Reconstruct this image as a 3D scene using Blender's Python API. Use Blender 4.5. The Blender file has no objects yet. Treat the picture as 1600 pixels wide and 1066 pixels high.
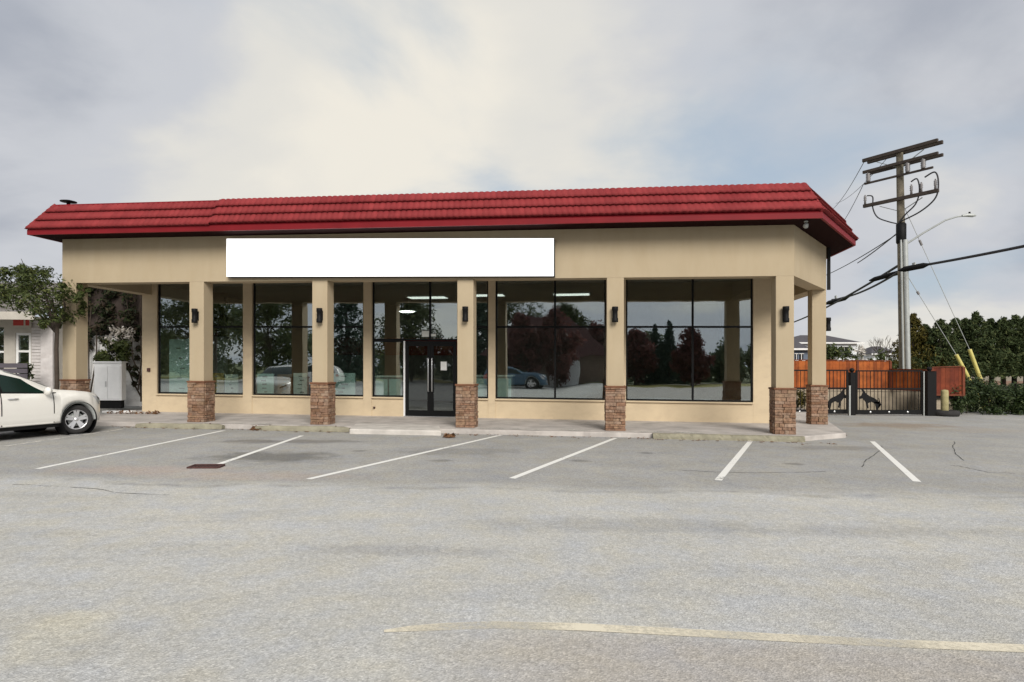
import bpy, math, random
from mathutils import Vector, Matrix
R = math.radians
scene = bpy.context.scene
col = scene.collection

# ------------------------------------------------------------------ view geometry
F = 1000.0 / 1600.0          # focal length as a share of the frame width
CAMZ = 1.70                  # eye height above the walkway
LOT = -0.12                  # the car park lies a kerb below the walkway
K = 0.0078                   # the whole site falls gently to the east
def hz(px): return 570.0 + K * (px - 800.0)
def Xat(px, Y): return (px - 800.0) / 1000.0 * Y
def Zat(px, py, Y): return CAMZ + (hz(px) - py) / 1000.0 * Y
def W(px, py, Y): return Vector((Xat(px, Y), Y, Zat(px, py, Y)))
def ground(px, py, z=LOT):
    Y = (CAMZ - z) * 1000.0 / (py - hz(px))
    return Vector((Xat(px, Y), Y, z))
# building frame: u along the front, v into the building
A = Vector((Xat(315, 18.18), 18.18)); B = Vector((Xat(1217, 16.13), 16.13))
EU = (B - A).normalized(); EV = Vector((-EU.y, EU.x))
ROT = math.atan2(EU.y, EU.x)
def U(px, v=0.0):
    t = (px - 800.0) / 1000.0
    return (t * (A.y + v * EV.y) - A.x - v * EV.x) / (EU.x - t * EU.y)
def xy(u, v): return A + EU * u + EV * v
def uv(x, y):
    d = Vector((x, y)) - A
    return d.dot(EU), d.dot(EV)
VG = 3.2                     # the glazed wall stands this far behind the pillars
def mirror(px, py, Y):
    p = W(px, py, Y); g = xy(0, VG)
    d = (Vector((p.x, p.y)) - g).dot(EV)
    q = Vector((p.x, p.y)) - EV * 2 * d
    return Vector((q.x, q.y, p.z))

# ------------------------------------------------------------------ materials
def newmat(name):
    m = bpy.data.materials.new(name); m.use_nodes = True
    nt = m.node_tree; nt.nodes.clear()
    return m, nt, nt.nodes, nt.links
def N(nodes, kind, **kw):
    n = nodes.new(kind)
    for k, v in kw.items():
        if k in n.inputs: n.inputs[k].default_value = v
        else: setattr(n, k, v)
    return n
def ramp(nodes, stops, interp='LINEAR'):
    r = nodes.new('ShaderNodeValToRGB'); r.color_ramp.interpolation = interp
    el = r.color_ramp.elements
    while len(el) > 1: el.remove(el[-1])
    el[0].position = stops[0][0]; el[0].color = (*stops[0][1], 1)
    for p, c in stops[1:]:
        e = el.new(p); e.color = (*c, 1)
    return r
def g3(v): return (v, v, v)
def mat(name, c, rough=0.7, var=0.12, scale=3.0, bump=0.15, bscale=60.0, metal=0.0, coat=0.0, spec=0.5, dirt=None, streak=0.0):
    m, nt, nd, ln = newmat(name)
    out = N(nd, 'ShaderNodeOutputMaterial'); b = N(nd, 'ShaderNodeBsdfPrincipled', Roughness=rough, Metallic=metal)
    b.inputs['Coat Weight'].default_value = coat; b.inputs['Specular IOR Level'].default_value = spec
    b.inputs['Coat Roughness'].default_value = 0.05
    tc = N(nd, 'ShaderNodeTexCoord')
    n1 = N(nd, 'ShaderNodeTexNoise', Scale=scale, Detail=6.0, Roughness=0.6); ln.new(tc.outputs['Object'], n1.inputs['Vector'])
    r1 = ramp(nd, [(0.3, tuple(x * (1 - var) for x in c)), (0.7, tuple(min(1, x * (1 + var)) for x in c))])
    ln.new(n1.outputs['Fac'], r1.inputs['Fac']); last = r1.outputs['Color']
    if dirt:
        mp = N(nd, 'ShaderNodeMapping'); mp.inputs['Scale'].default_value = (1.3, 1.3, 0.30 if streak else 2.2)
        ln.new(tc.outputs['Object'], mp.inputs['Vector'])
        n3 = N(nd, 'ShaderNodeTexNoise', Scale=1.7, Detail=8.0, Roughness=0.65); ln.new(mp.outputs['Vector'], n3.inputs['Vector'])
        r3 = ramp(nd, [(0.46, g3(0)), (0.75, g3(0.6))]); ln.new(n3.outputs['Fac'], r3.inputs['Fac'])
        mx = N(nd, 'ShaderNodeMix', data_type='RGBA'); ln.new(r3.outputs['Color'], mx.inputs['Factor'])
        ln.new(last, mx.inputs['A']); mx.inputs['B'].default_value = (*dirt, 1); last = mx.outputs['Result']
    ln.new(last, b.inputs['Base Color'])
    if bump:
        n2 = N(nd, 'ShaderNodeTexNoise', Scale=bscale, Detail=4.0); ln.new(tc.outputs['Object'], n2.inputs['Vector'])
        bp = N(nd, 'ShaderNodeBump', Strength=bump, Distance=0.01); ln.new(n2.outputs['Fac'], bp.inputs['Height']); ln.new(bp.outputs['Normal'], b.inputs['Normal'])
    ln.new(b.outputs['BSDF'], out.inputs['Surface'])
    return m
def island_mat(name, cols, rough=0.8, bump=0.4, bscale=40, trans=0.0, nvar=0.0):
    m, nt, nd, ln = newmat(name)
    out = N(nd, 'ShaderNodeOutputMaterial'); b = N(nd, 'ShaderNodeBsdfPrincipled', Roughness=rough)
    b.inputs['Specular IOR Level'].default_value = 0.3
    geo = N(nd, 'ShaderNodeNewGeometry')
    k = len(cols); r = ramp(nd, [(i / max(1, k - 1), c) for i, c in enumerate(cols)])
    ln.new(geo.outputs['Random Per Island'], r.inputs['Fac']); last = r.outputs['Color']
    tc = N(nd, 'ShaderNodeTexCoord')
    if nvar:
        n1 = N(nd, 'ShaderNodeTexNoise', Scale=nvar, Detail=4.0); ln.new(tc.outputs['Object'], n1.inputs['Vector'])
        rr = ramp(nd, [(0.3, g3(0.62)), (0.7, g3(1.3))]); ln.new(n1.outputs['Fac'], rr.inputs['Fac'])
        mx = N(nd, 'ShaderNodeMix', data_type='RGBA', blend_type='MULTIPLY'); mx.inputs['Factor'].default_value = 1
        ln.new(last, mx.inputs['A']); ln.new(rr.outputs['Color'], mx.inputs['B']); last = mx.outputs['Result']
    ln.new(last, b.inputs['Base Color'])
    if bump:
        n2 = N(nd, 'ShaderNodeTexNoise', Scale=bscale, Detail=4.0); ln.new(tc.outputs['Object'], n2.inputs['Vector'])
        bp = N(nd, 'ShaderNodeBump', Strength=bump, Distance=0.02); ln.new(n2.outputs['Fac'], bp.inputs['Height']); ln.new(bp.outputs['Normal'], b.inputs['Normal'])
    if trans:
        t = N(nd, 'ShaderNodeBsdfTranslucent'); ln.new(last, t.inputs['Color'])
        ms = N(nd, 'ShaderNodeMixShader', Fac=trans); ln.new(b.outputs['BSDF'], ms.inputs[1]); ln.new(t.outputs['BSDF'], ms.inputs[2])
        ln.new(ms.outputs['Shader'], out.inputs['Surface'])
    else: ln.new(b.outputs['BSDF'], out.inputs['Surface'])
    return m
def glass_mat(name, tint, refl, ior=1.5):
    m, nt, nd, ln = newmat(name)
    out = N(nd, 'ShaderNodeOutputMaterial'); t = N(nd, 'ShaderNodeBsdfTransparent', Color=(*tint, 1))
    g = N(nd, 'ShaderNodeBsdfGlossy', Roughness=0.004, Color=(0.93, 0.97, 1.0, 1))
    tc = N(nd, 'ShaderNodeTexCoord'); n1 = N(nd, 'ShaderNodeTexNoise', Scale=0.9, Detail=1.0); ln.new(tc.outputs['Object'], n1.inputs['Vector'])
    bp = N(nd, 'ShaderNodeBump', Strength=0.3, Distance=0.014); ln.new(n1.outputs['Fac'], bp.inputs['Height']); ln.new(bp.outputs['Normal'], g.inputs['Normal'])
    fr = N(nd, 'ShaderNodeFresnel', IOR=ior); ma = N(nd, 'ShaderNodeMath', operation='ADD', use_clamp=True); ma.inputs[1].default_value = refl
    ln.new(fr.outputs['Fac'], ma.inputs[0])
    ms = N(nd, 'ShaderNodeMixShader'); ln.new(ma.outputs[0], ms.inputs[0]); ln.new(t.outputs[0], ms.inputs[1]); ln.new(g.outputs[0], ms.inputs[2])
    ln.new(ms.outputs[0], out.inputs['Surface'])
    return m
def emit_mat(name, c, s, base=0.8):
    m, nt, nd, ln = newmat(name)
    out = N(nd, 'ShaderNodeOutputMaterial'); b = N(nd, 'ShaderNodeBsdfPrincipled', Roughness=0.35)
    b.inputs['Base Color'].default_value = (*[x * base for x in c], 1)
    b.inputs['Emission Color'].default_value = (*c, 1); b.inputs['Emission Strength'].default_value = s
    ln.new(b.outputs[0], out.inputs[0]); return m

M = {}
M['stucco'] = mat('stucco', (0.45, 0.367, 0.248), 0.9, 0.05, 0.6, 0.35, 90, dirt=(0.40, 0.315, 0.20), streak=1)
M['stucco_low'] = mat('stucco_low', (0.60, 0.49, 0.335), 0.9, 0.06, 1.2, 0.35, 90, dirt=(0.49, 0.39, 0.27))
M['red_fascia'] = mat('red_fascia', (0.19, 0.010, 0.015), 0.55, 0.14, 1.2, 0.05, 30, spec=0.2)
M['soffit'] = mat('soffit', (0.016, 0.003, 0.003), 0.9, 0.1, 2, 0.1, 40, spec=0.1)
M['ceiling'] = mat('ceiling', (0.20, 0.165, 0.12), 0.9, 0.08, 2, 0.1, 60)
M['dark_frame'] = mat('dark_frame', (0.005, 0.0055, 0.006), 0.5, 0.1, 3, 0.0, spec=0.2)
M['glass'] = glass_mat('glass', (0.88, 0.95, 0.925), 0.22)
M['door_glass'] = glass_mat('door_glass', (0.8, 0.84, 0.84), 0.04)
M['car_glass'] = mat('car_glass', (0.008, 0.022, 0.016), 0.12, 0.1, 2, 0, spec=0.35)
M['concrete'] = mat('concrete', (0.47, 0.435, 0.405), 0.92, 0.26, 1.4, 0.3, 70, dirt=(0.62, 0.585, 0.555))
M['kerb'] = mat('kerb', (0.29, 0.27, 0.20), 0.95, 0.22, 4, 0.5, 60, dirt=(0.19, 0.18, 0.13))
M['pale_concrete'] = mat('pale_concrete', (0.58, 0.55, 0.51), 0.9, 0.16, 2.4, 0.3, 70, dirt=(0.38, 0.35, 0.31))
M['white_metal'] = mat('white_metal', (0.84, 0.85, 0.86), 0.4, 0.05, 3, 0.05, 20)
M['sign_face'] = emit_mat('sign_face', (1, 1, 1), 0.55, 0.88)  # glow added to bring the blank sign face up to pure white
M['black'] = mat('black', (0.006, 0.006, 0.0065), 0.6, 0.2, 6, 0.1, 40, spec=0.2)
M['rubber'] = mat('rubber', (0.022, 0.021, 0.021), 0.85, 0.25, 9, 0.3, 60)
M['chrome'] = mat('chrome', (0.78, 0.78, 0.80), 0.28, 0.05, 5, 0, metal=0.85)
M['steel'] = mat('steel', (0.62, 0.63, 0.64), 0.32, 0.1, 4, 0, metal=0.8)
M['car_white'] = mat('car_white', (0.80, 0.785, 0.74), 0.32, 0.015, 1, 0, coat=0.7)
M['car_blue'] = mat('car_blue', (0.03, 0.10, 0.17), 0.3, 0.03, 1, 0, coat=0.8)
M['lamp_lens'] = mat('lamp_lens', (0.55, 0.55, 0.56), 0.15, 0.05, 3, 0, coat=0.8)
M['wood_pole'] = mat('wood_pole', (0.19, 0.165, 0.12), 0.9, 0.3, 5, 0.5, 30)
M['arm_wood'] = mat('arm_wood', (0.055, 0.042, 0.034), 0.9, 0.3, 5, 0.4, 30)
M['grey_metal'] = mat('grey_metal', (0.42, 0.44, 0.43), 0.5, 0.1, 4, 0.05, 20, metal=0.2)
M['cable'] = mat('cable', (0.03, 0.03, 0.034), 0.7, 0.1, 4, 0)
M['ceramic'] = mat('ceramic', (0.20, 0.19, 0.19), 0.35, 0.1, 4, 0)
M['yellow'] = mat('yellow', (0.60, 0.53, 0.17), 0.5, 0.1, 4, 0.05, 20)
M['retaining'] = mat('retaining', (0.38, 0.32, 0.24), 0.92, 0.15, 3, 0.4, 50, dirt=(0.22, 0.19, 0.14))
M['cedar'] = island_mat('cedar', [(0.21, 0.050, 0.012), (0.37, 0.096, 0.020), (0.28, 0.068, 0.015), (0.43, 0.125, 0.028)], 0.75, 0.3, 50, nvar=3)
M['cedar_red'] = island_mat('cedar_red', [(0.10, 0.018, 0.010), (0.17, 0.034, 0.014), (0.13, 0.024, 0.011), (0.21, 0.045, 0.016)], 0.75, 0.3, 50, nvar=3)
M['cedar_dark'] = mat('cedar_dark', (0.15, 0.035, 0.012), 0.8, 0.2, 5, 0.3, 40)
M['stone'] = island_mat('stone', [(0.19, 0.105, 0.062), (0.30, 0.19, 0.125), (0.21, 0.125, 0.085), (0.37, 0.26, 0.19), (0.24, 0.13, 0.08), (0.32, 0.23, 0.17), (0.27, 0.17, 0.105)], 0.9, 0.8, 35, nvar=14)
M['stone_cap'] = mat('stone_cap', (0.17, 0.075, 0.038), 0.85, 0.25, 9, 0.4, 40)
M['mortar'] = mat('mortar', (0.17, 0.12, 0.085), 0.95, 0.2, 9, 0.4, 60)
M['conifer'] = island_mat('conifer', [(0.017, 0.029, 0.010), (0.056, 0.080, 0.026), (0.035, 0.053, 0.017), (0.11, 0.125, 0.045)], 0.8, 0, trans=0.15)
M['conifer_gold'] = island_mat('conifer_gold', [(0.06, 0.055, 0.01), (0.11, 0.085, 0.014), (0.04, 0.045, 0.01)], 0.8, 0, trans=0.15)
M['leaf'] = island_mat('leaf', [(0.026, 0.040, 0.011), (0.085, 0.11, 0.032), (0.045, 0.065, 0.018), (0.15, 0.165, 0.055)], 0.6, 0, trans=0.25)
M['ivy'] = island_mat('ivy', [(0.014, 0.026, 0.010), (0.035, 0.052, 0.016), (0.075, 0.05, 0.035), (0.02, 0.03, 0.012), (0.05, 0.035, 0.028)], 0.7, 0, trans=0.15)
M['hedge'] = island_mat('hedge', [(0.012, 0.025, 0.008), (0.036, 0.060, 0.016), (0.022, 0.040, 0.011), (0.07, 0.095, 0.026)], 0.55, 0, trans=0.15)
M['blossom'] = island_mat('blossom', [(0.62, 0.58, 0.52), (0.75, 0.70, 0.66), (0.45, 0.42, 0.36)], 0.7, 0, trans=0.2)
M['maple'] = island_mat('maple', [(0.12, 0.045, 0.042), (0.19, 0.075, 0.062), (0.08, 0.032, 0.03)], 0.7, 0, trans=0.4)
M['spring_green'] = island_mat('spring_green', [(0.06, 0.095, 0.06), (0.13, 0.17, 0.085), (0.08, 0.12, 0.075), (0.19, 0.20, 0.10)], 0.7, 0, trans=0.4)
M['mirror_conifer'] = island_mat('mirror_conifer', [(0.03, 0.06, 0.045), (0.06, 0.10, 0.07), (0.09, 0.13, 0.085)], 0.8, 0, trans=0.3)
M['dead_leaf'] = island_mat('dead_leaf', [(0.13, 0.06, 0.03), (0.20, 0.10, 0.045), (0.08, 0.045, 0.025)], 0.85, 0)
M['bark'] = mat('bark', (0.06, 0.045, 0.034), 0.95, 0.3, 9, 0.6, 30)
M['white_brick'] = mat('white_brick', (0.60, 0.57, 0.56), 0.85, 0.12, 4, 0.3, 40, dirt=(0.42, 0.38, 0.36))
M['siding'] = mat('siding', (0.46, 0.43, 0.38), 0.8, 0.1, 3, 0.2, 40)
M['white_wall'] = mat('white_wall', (0.78, 0.78, 0.77), 0.85, 0.12, 2.5, 0.3, 40, dirt=(0.36, 0.34, 0.31))
M['white_paint'] = mat('white_paint', (0.76, 0.76, 0.75), 0.6, 0.06, 2, 0.1, 30)
M['shingle'] = mat('shingle', (0.18, 0.165, 0.155), 0.95, 0.3, 7, 0.6, 25)
M['house_roof'] = mat('house_roof', (0.075, 0.07, 0.078), 0.95, 0.2, 2, 0.4, 12)
M['house_wall'] = mat('house_wall', (0.70, 0.73, 0.76), 0.85, 0.06, 1, 0.2, 20)
M['house_blue'] = mat('house_blue', (0.12, 0.15, 0.20), 0.85, 0.1, 1, 0.2, 20)
M['maroon_roof'] = mat('maroon_roof', (0.075, 0.03, 0.028), 0.95, 0.25, 3, 0.4, 12)
M['brown_wall'] = mat('brown_wall', (0.18, 0.13, 0.10), 0.9, 0.15, 3, 0.3, 25)
M['shaded_wall'] = mat('shaded_wall', (0.05, 0.036, 0.03), 0.9, 0.25, 3, 0.3, 25)  # dark brown puts the shade on the upper side wall into its colour
M['inside_wall'] = mat('inside_wall', (0.20, 0.19, 0.175), 0.95, 0.2, 1, 0.1, 30)
M['inside_red'] = mat('inside_red', (0.22, 0.02, 0.018), 0.9, 0.2, 1, 0.1, 30)
M['inside_floor'] = mat('inside_floor', (0.34, 0.33, 0.31), 0.6, 0.15, 1, 0.1, 30)
M['panel_teal'] = mat('panel_teal', (0.70, 0.86, 0.82), 0.5, 0.10, 5, 0.05, 20)
M['panel_white'] = mat('panel_white', (0.84, 0.87, 0.83), 0.5, 0.06, 5, 0.05, 20)
M['panel_ochre'] = mat('panel_ochre', (0.50, 0.33, 0.10), 0.7, 0.12, 5, 0.05, 20)
M['panel_brown'] = mat('panel_brown', (0.30, 0.17, 0.10), 0.7, 0.12, 5, 0.05, 20)
M['lamp_on'] = emit_mat('lamp_on', (1.0, 0.96, 0.86), 5.0)
M['lamp_dim'] = emit_mat('lamp_dim', (0.95, 0.95, 0.88), 0.7)
M['sign_red'] = mat('sign_red', (0.42, 0.035, 0.03), 0.6, 0.1, 4, 0.05, 20)
M['paper'] = mat('paper', (0.82, 0.83, 0.82), 0.8, 0.03, 4, 0.0)
M['ink'] = mat('ink', (0.25, 0.27, 0.28), 0.8, 0.1, 4, 0.0)
M['patio_grey'] = mat('patio_grey', (0.09, 0.08, 0.095), 0.85, 0.15, 4, 0.2, 30)
M['rust'] = mat('rust', (0.075, 0.032, 0.028), 0.85, 0.4, 14, 0.4, 60)

def tile_mat():
    m, nt, nd, ln = newmat('roof_tile')
    out = N(nd, 'ShaderNodeOutputMaterial'); b = N(nd, 'ShaderNodeBsdfPrincipled', Roughness=0.75); b.inputs['Specular IOR Level'].default_value = 0.2
    tc = N(nd, 'ShaderNodeTexCoord')
    n1 = N(nd, 'ShaderNodeTexNoise', Scale=1.1, Detail=5.0); ln.new(tc.outputs['Object'], n1.inputs['Vector'])
    mp = N(nd, 'ShaderNodeMapping'); mp.inputs['Scale'].default_value = (9, 9, 4.5); ln.new(tc.outputs['Object'], mp.inputs['Vector'])
    n2 = N(nd, 'ShaderNodeTexNoise', Scale=2.6, Detail=7.0, Roughness=0.75); ln.new(mp.outputs[0], n2.inputs['Vector'])
    r1 = ramp(nd, [(0.3, (0.20, 0.023, 0.026)), (0.7, (0.262, 0.036, 0.038))]); ln.new(n1.outputs['Fac'], r1.inputs['Fac'])
    r2 = ramp(nd, [(0.52, g3(0)), (0.78, g3(0.55))]); ln.new(n2.outputs['Fac'], r2.inputs['Fac'])
    mx = N(nd, 'ShaderNodeMix', data_type='RGBA'); ln.new(r2.outputs[0], mx.inputs['Factor']); ln.new(r1.outputs[0], mx.inputs['A']); mx.inputs['B'].default_value = (0.29, 0.075, 0.068, 1)
    wn = N(nd, 'ShaderNodeTexWhiteNoise', noise_dimensions='2D'); sp_ = N(nd, 'ShaderNodeSeparateXYZ'); ln.new(tc.outputs['Object'], sp_.inputs[0])
    cx_ = N(nd, 'ShaderNodeCombineXYZ')
    for ax, st in (('X', 0.155), ('Z', 0.262)):
        q_ = N(nd, 'ShaderNodeMath', operation='SNAP'); ln.new(sp_.outputs[ax], q_.inputs[0]); q_.inputs[1].default_value = st; ln.new(q_.outputs[0], cx_.inputs['X' if ax == 'X' else 'Y'])
    ln.new(cx_.outputs[0], wn.inputs['Vector'])
    rt_ = ramp(nd, [(0.0, g3(0.90)), (0.6, g3(1.0)), (1.0, g3(1.12))]); ln.new(wn.outputs['Value'], rt_.inputs['Fac'])
    mt_ = N(nd, 'ShaderNodeMix', data_type='RGBA', blend_type='MULTIPLY'); mt_.inputs['Factor'].default_value = 1; ln.new(mx.outputs['Result'], mt_.inputs['A']); ln.new(rt_.outputs[0], mt_.inputs['B'])
    ln.new(mt_.outputs['Result'], b.inputs['Base Color'])
    n3 = N(nd, 'ShaderNodeTexNoise', Scale=30, Detail=4.0); ln.new(tc.outputs['Object'], n3.inputs['Vector'])
    bp = N(nd, 'ShaderNodeBump', Strength=0.35, Distance=0.015); ln.new(n3.outputs['Fac'], bp.inputs['Height']); ln.new(bp.outputs[0], b.inputs['Normal'])
    ln.new(b.outputs[0], out.inputs[0]); return m
M['roof_tile'] = tile_mat()

def asphalt_mat():
    m, nt, nd, ln = newmat('asphalt')
    out = N(nd, 'ShaderNodeOutputMaterial'); b = N(nd, 'ShaderNodeBsdfPrincipled', Roughness=0.9)
    b.inputs['Specular IOR Level'].default_value = 0.25
    tc = N(nd, 'ShaderNodeTexCoord'); P = tc.outputs['Object']
    def noise(s, d=5.0, rg=0.6, vec=None):
        n = N(nd, 'ShaderNodeTexNoise', Scale=s, Detail=d, Roughness=rg); ln.new(vec or P, n.inputs['Vector']); return n.outputs['Fac']
    def math_(op, a, bb=None, clamp=False):
        n = N(nd, 'ShaderNodeMath', operation=op, use_clamp=clamp)
        for i, s in enumerate((a, bb)):
            if s is None: continue
            if isinstance(s, (int, float)): n.inputs[i].default_value = s
            else: ln.new(s, n.inputs[i])
        return n.outputs[0]
    def mixc(fac, a, bb, mode='MIX'):
        n = N(nd, 'ShaderNodeMix', data_type='RGBA', blend_type=mode)
        for s, k in ((fac, 'Factor'), (a, 'A'), (bb, 'B')):
            if isinstance(s, (int, float)): n.inputs[k].default_value = s
            elif isinstance(s, tuple): n.inputs[k].default_value = (*s, 1)
            else: ln.new(s, n.inputs[k])
        return n.outputs['Result']
    def rmp(fac, stops):
        r = ramp(nd, stops); ln.new(fac, r.inputs['Fac']); return r.outputs['Color']
    base = rmp(noise(0.35, 6), [(0.3, (0.43, 0.428, 0.407)), (0.5, (0.475, 0.472, 0.448)), (0.7, (0.51, 0.504, 0.473))])
    # the older, darker parking strip in front of the shop with a wavy seam
    sep = N(nd, 'ShaderNodeSeparateXYZ'); ln.new(P, sep.inputs[0])
    seam = math_('ADD', sep.outputs['Y'], math_('MULTIPLY', sep.outputs['X'], 0.055))
    seam = math_('ADD', seam, math_('MULTIPLY', math_('SUBTRACT', noise(0.28, 3), 0.5), 1.6))
    strip = N(nd, 'ShaderNodeMapRange', interpolation_type='SMOOTHSTEP'); ln.new(seam, strip.inputs[0])
    for i, v in ((1, 9.15), (2, 9.9), (3, 0.0), (4, 1.0)): strip.inputs[i].default_value = v
    strip = strip.outputs[0]
    old = rmp(noise(0.8, 7, 0.65), [(0.3, (0.25, 0.247, 0.237)), (0.5, (0.30, 0.295, 0.282)), (0.7, (0.35, 0.342, 0.325))])
    c = mixc(math_('MULTIPLY', strip, 0.72), base, old)
    line = N(nd, 'ShaderNodeMapRange', interpolation_type='SMOOTHSTEP'); ln.new(math_('ABSOLUTE', math_('SUBTRACT', seam, 9.35)), line.inputs[0])
    for i, v in ((1, 0.02), (2, 0.16), (3, 1.0), (4, 0.0)): line.inputs[i].default_value = v
    c = mixc(math_('MULTIPLY', line.outputs[0], rmp(noise(1.3, 3), [(0.4, g3(0)), (0.65, g3(0.45))])), c, (0.17, 0.168, 0.165))
    # travel-direction scuffs and broad stains
    mp = N(nd, 'ShaderNodeMapping'); mp.inputs['Scale'].default_value = (0.22, 1.1, 1); mp.inputs['Rotation'].default_value = (0, 0, R(4)); ln.new(P, mp.inputs['Vector'])
    sc = rmp(noise(1.2, 6, 0.7, mp.outputs[0]), [(0.52, g3(0)), (0.74, g3(0.38))])
    c = mixc(sc, c, (0.29, 0.287, 0.275))
    sc2 = rmp(noise(0.5, 5, 0.6), [(0.55, g3(0)), (0.75, g3(0.40))])
    c = mixc(sc2, c, (0.49, 0.475, 0.43))
    def blob(p, rx, ry, colr, amt, rot=0.0):
        mpp = N(nd, 'ShaderNodeMapping', vector_type='TEXTURE'); mpp.inputs['Location'].default_value = (p.x, p.y, 0)
        mpp.inputs['Scale'].default_value = (rx, ry, 50); mpp.inputs['Rotation'].default_value = (0, 0, rot); ln.new(P, mpp.inputs['Vector'])
        ad = N(nd, 'ShaderNodeVectorMath', operation='LENGTH'); ln.new(mpp.outputs[0], ad.inputs[0])
        d = math_('ADD', ad.outputs['Value'], math_('MULTIPLY', math_('SUBTRACT', noise(1.9, 5), 0.5), 1.5))
        rr = N(nd, 'ShaderNodeMapRange', interpolation_type='SMOOTHSTEP'); ln.new(d, rr.inputs[0])
        for i, v in ((1, 0.35), (2, 1.1), (3, amt), (4, 0.0)): rr.inputs[i].default_value = v
        return mixc(rr.outputs[0], c, colr)
    c = blob(ground(425, 714), 1.5, 0.9, (0.13, 0.128, 0.12), 0.75)
    c = blob(ground(390, 690), 0.9, 0.5, (0.15, 0.14, 0.13), 0.6)
    c = blob(ground(480, 690), 1.4, 0.4, (0.15, 0.14, 0.13), 0.6)
    c = blob(ground(225, 735), 1.8, 0.6, (0.42, 0.35, 0.31), 0.6)
    c = blob(ground(400, 744), 1.9, 0.5, (0.42, 0.36, 0.31), 0.6)
    c = blob(ground(720, 705), 1.6, 0.8, (0.19, 0.188, 0.18), 0.5)
    c = blob(ground(1300, 700), 1.6, 0.5, (0.20, 0.19, 0.175), 0.5)
    c = blob(ground(1400, 665), 2.2, 1.2, (0.27, 0.21, 0.15), 0.7)
    c = blob(ground(1500, 672), 2.8, 1.0, (0.33, 0.30, 0.26), 0.6)
    c = blob(ground(960, 820), 2.2, 0.4, (0.27, 0.268, 0.26), 0.4)
    c = blob(ground(90, 985), 0.35, 0.5, (0.54, 0.51, 0.41), 0.6)
    c = blob(ground(620, 860), 1.1, 0.25, (0.31, 0.305, 0.295), 0.5)
    c = blob(ground(1380, 830), 1.6, 0.3, (0.33, 0.325, 0.31), 0.45)
    for px_, py_, rr_ in ((560, 705, .22), (905, 720, .28), (1010, 708, .2), (1240, 725, .25), (690, 720, .3)):
        c = blob(ground(px_, py_), rr_, rr_ * .8, (0.12, 0.118, 0.112), 0.55)
    # a browner margin nearest the viewer, past the faded line
    near = N(nd, 'ShaderNodeMapRange', interpolation_type='SMOOTHSTEP'); ln.new(math_('ADD', sep.outputs['Y'], math_('MULTIPLY', sep.outputs['X'], 0.10)), near.inputs[0])
    for i, v in ((1, 4.25), (2, 4.55), (3, 1.0), (4, 0.0)): near.inputs[i].default_value = v
    xr = N(nd, 'ShaderNodeMapRange', interpolation_type='SMOOTHSTEP'); ln.new(sep.outputs['X'], xr.inputs[0])
    for i, v in ((1, -1.0), (2, 0.6), (3, 0.0), (4, 0.6)): xr.inputs[i].default_value = v
    c = mixc(math_('MULTIPLY', near.outputs[0], xr.outputs[0]), c, (0.37, 0.335, 0.30))
    # aggregate
    vo = N(nd, 'ShaderNodeTexVoronoi', Scale=78.0); ln.new(P, vo.inputs['Vector'])
    sv = N(nd, 'ShaderNodeSeparateColor'); ln.new(vo.outputs['Color'], sv.inputs[0])
    c = mixc(1.0, c, rmp(sv.outputs[0], [(0.0, g3(0.78)), (0.25, g3(0.92)), (0.7, g3(1.03)), (1.0, g3(1.27))]), 'MULTIPLY')
    c = mixc(1.0, c, rmp(noise(17, 4, 0.7), [(0.3, g3(0.87)), (0.7, g3(1.13))]), 'MULTIPLY')
    hue = rmp(noise(2.3, 3), [(0.3, (0.97, 0.99, 1.05)), (0.7, (1.04, 1.01, 0.94))])
    c = mixc(1.0, c, hue, 'MULTIPLY')
    ln.new(c, b.inputs['Base Color'])
    bp = N(nd, 'ShaderNodeBump', Strength=0.5, Distance=0.008); ln.new(vo.outputs['Distance'], bp.inputs['Height']); ln.new(bp.outputs[0], b.inputs['Normal'])
    ln.new(b.outputs[0], out.inputs[0]); return m
M['asphalt'] = asphalt_mat()
def paint_mat(name, c, lo, hi, grain=16.0):
    m, nt, nd, ln = newmat(name)
    out = N(nd, 'ShaderNodeOutputMaterial'); b = N(nd, 'ShaderNodeBsdfPrincipled', Roughness=0.8); b.inputs['Base Color'].default_value = (*c, 1)
    t = N(nd, 'ShaderNodeBsdfTransparent'); tc = N(nd, 'ShaderNodeTexCoord')
    n1 = N(nd, 'ShaderNodeTexNoise', Scale=grain, Detail=8.0, Roughness=0.75); ln.new(tc.outputs['Object'], n1.inputs['Vector'])
    n2 = N(nd, 'ShaderNodeTexNoise', Scale=1.3, Detail=3.0); ln.new(tc.outputs['Object'], n2.inputs['Vector'])
    ad = N(nd, 'ShaderNodeMath', operation='ADD'); ln.new(n1.outputs['Fac'], ad.inputs[0]); ln.new(n2.outputs['Fac'], ad.inputs[1])
    r = N(nd, 'ShaderNodeMapRange'); ln.new(ad.outputs[0], r.inputs[0]); r.inputs[1].default_value = lo; r.inputs[2].default_value = hi
    ms = N(nd, 'ShaderNodeMixShader'); ln.new(r.outputs[0], ms.inputs[0]); ln.new(t.outputs[0], ms.inputs[1]); ln.new(b.outputs[0], ms.inputs[2])
    ln.new(ms.outputs[0], out.inputs[0]); return m
M['line_paint'] = paint_mat('line_paint', (0.80, 0.79, 0.75), 0.70, 0.86)
M['faded_paint'] = paint_mat('faded_paint', (0.72, 0.66, 0.52), 0.64, 1.14, 30.0)
M['faded_white'] = paint_mat('faded_white', (0.62, 0.60, 0.55), 0.82, 1.08)
M['crack'] = paint_mat('crack', (0.055, 0.054, 0.052), 0.80, 1.0)
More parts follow.
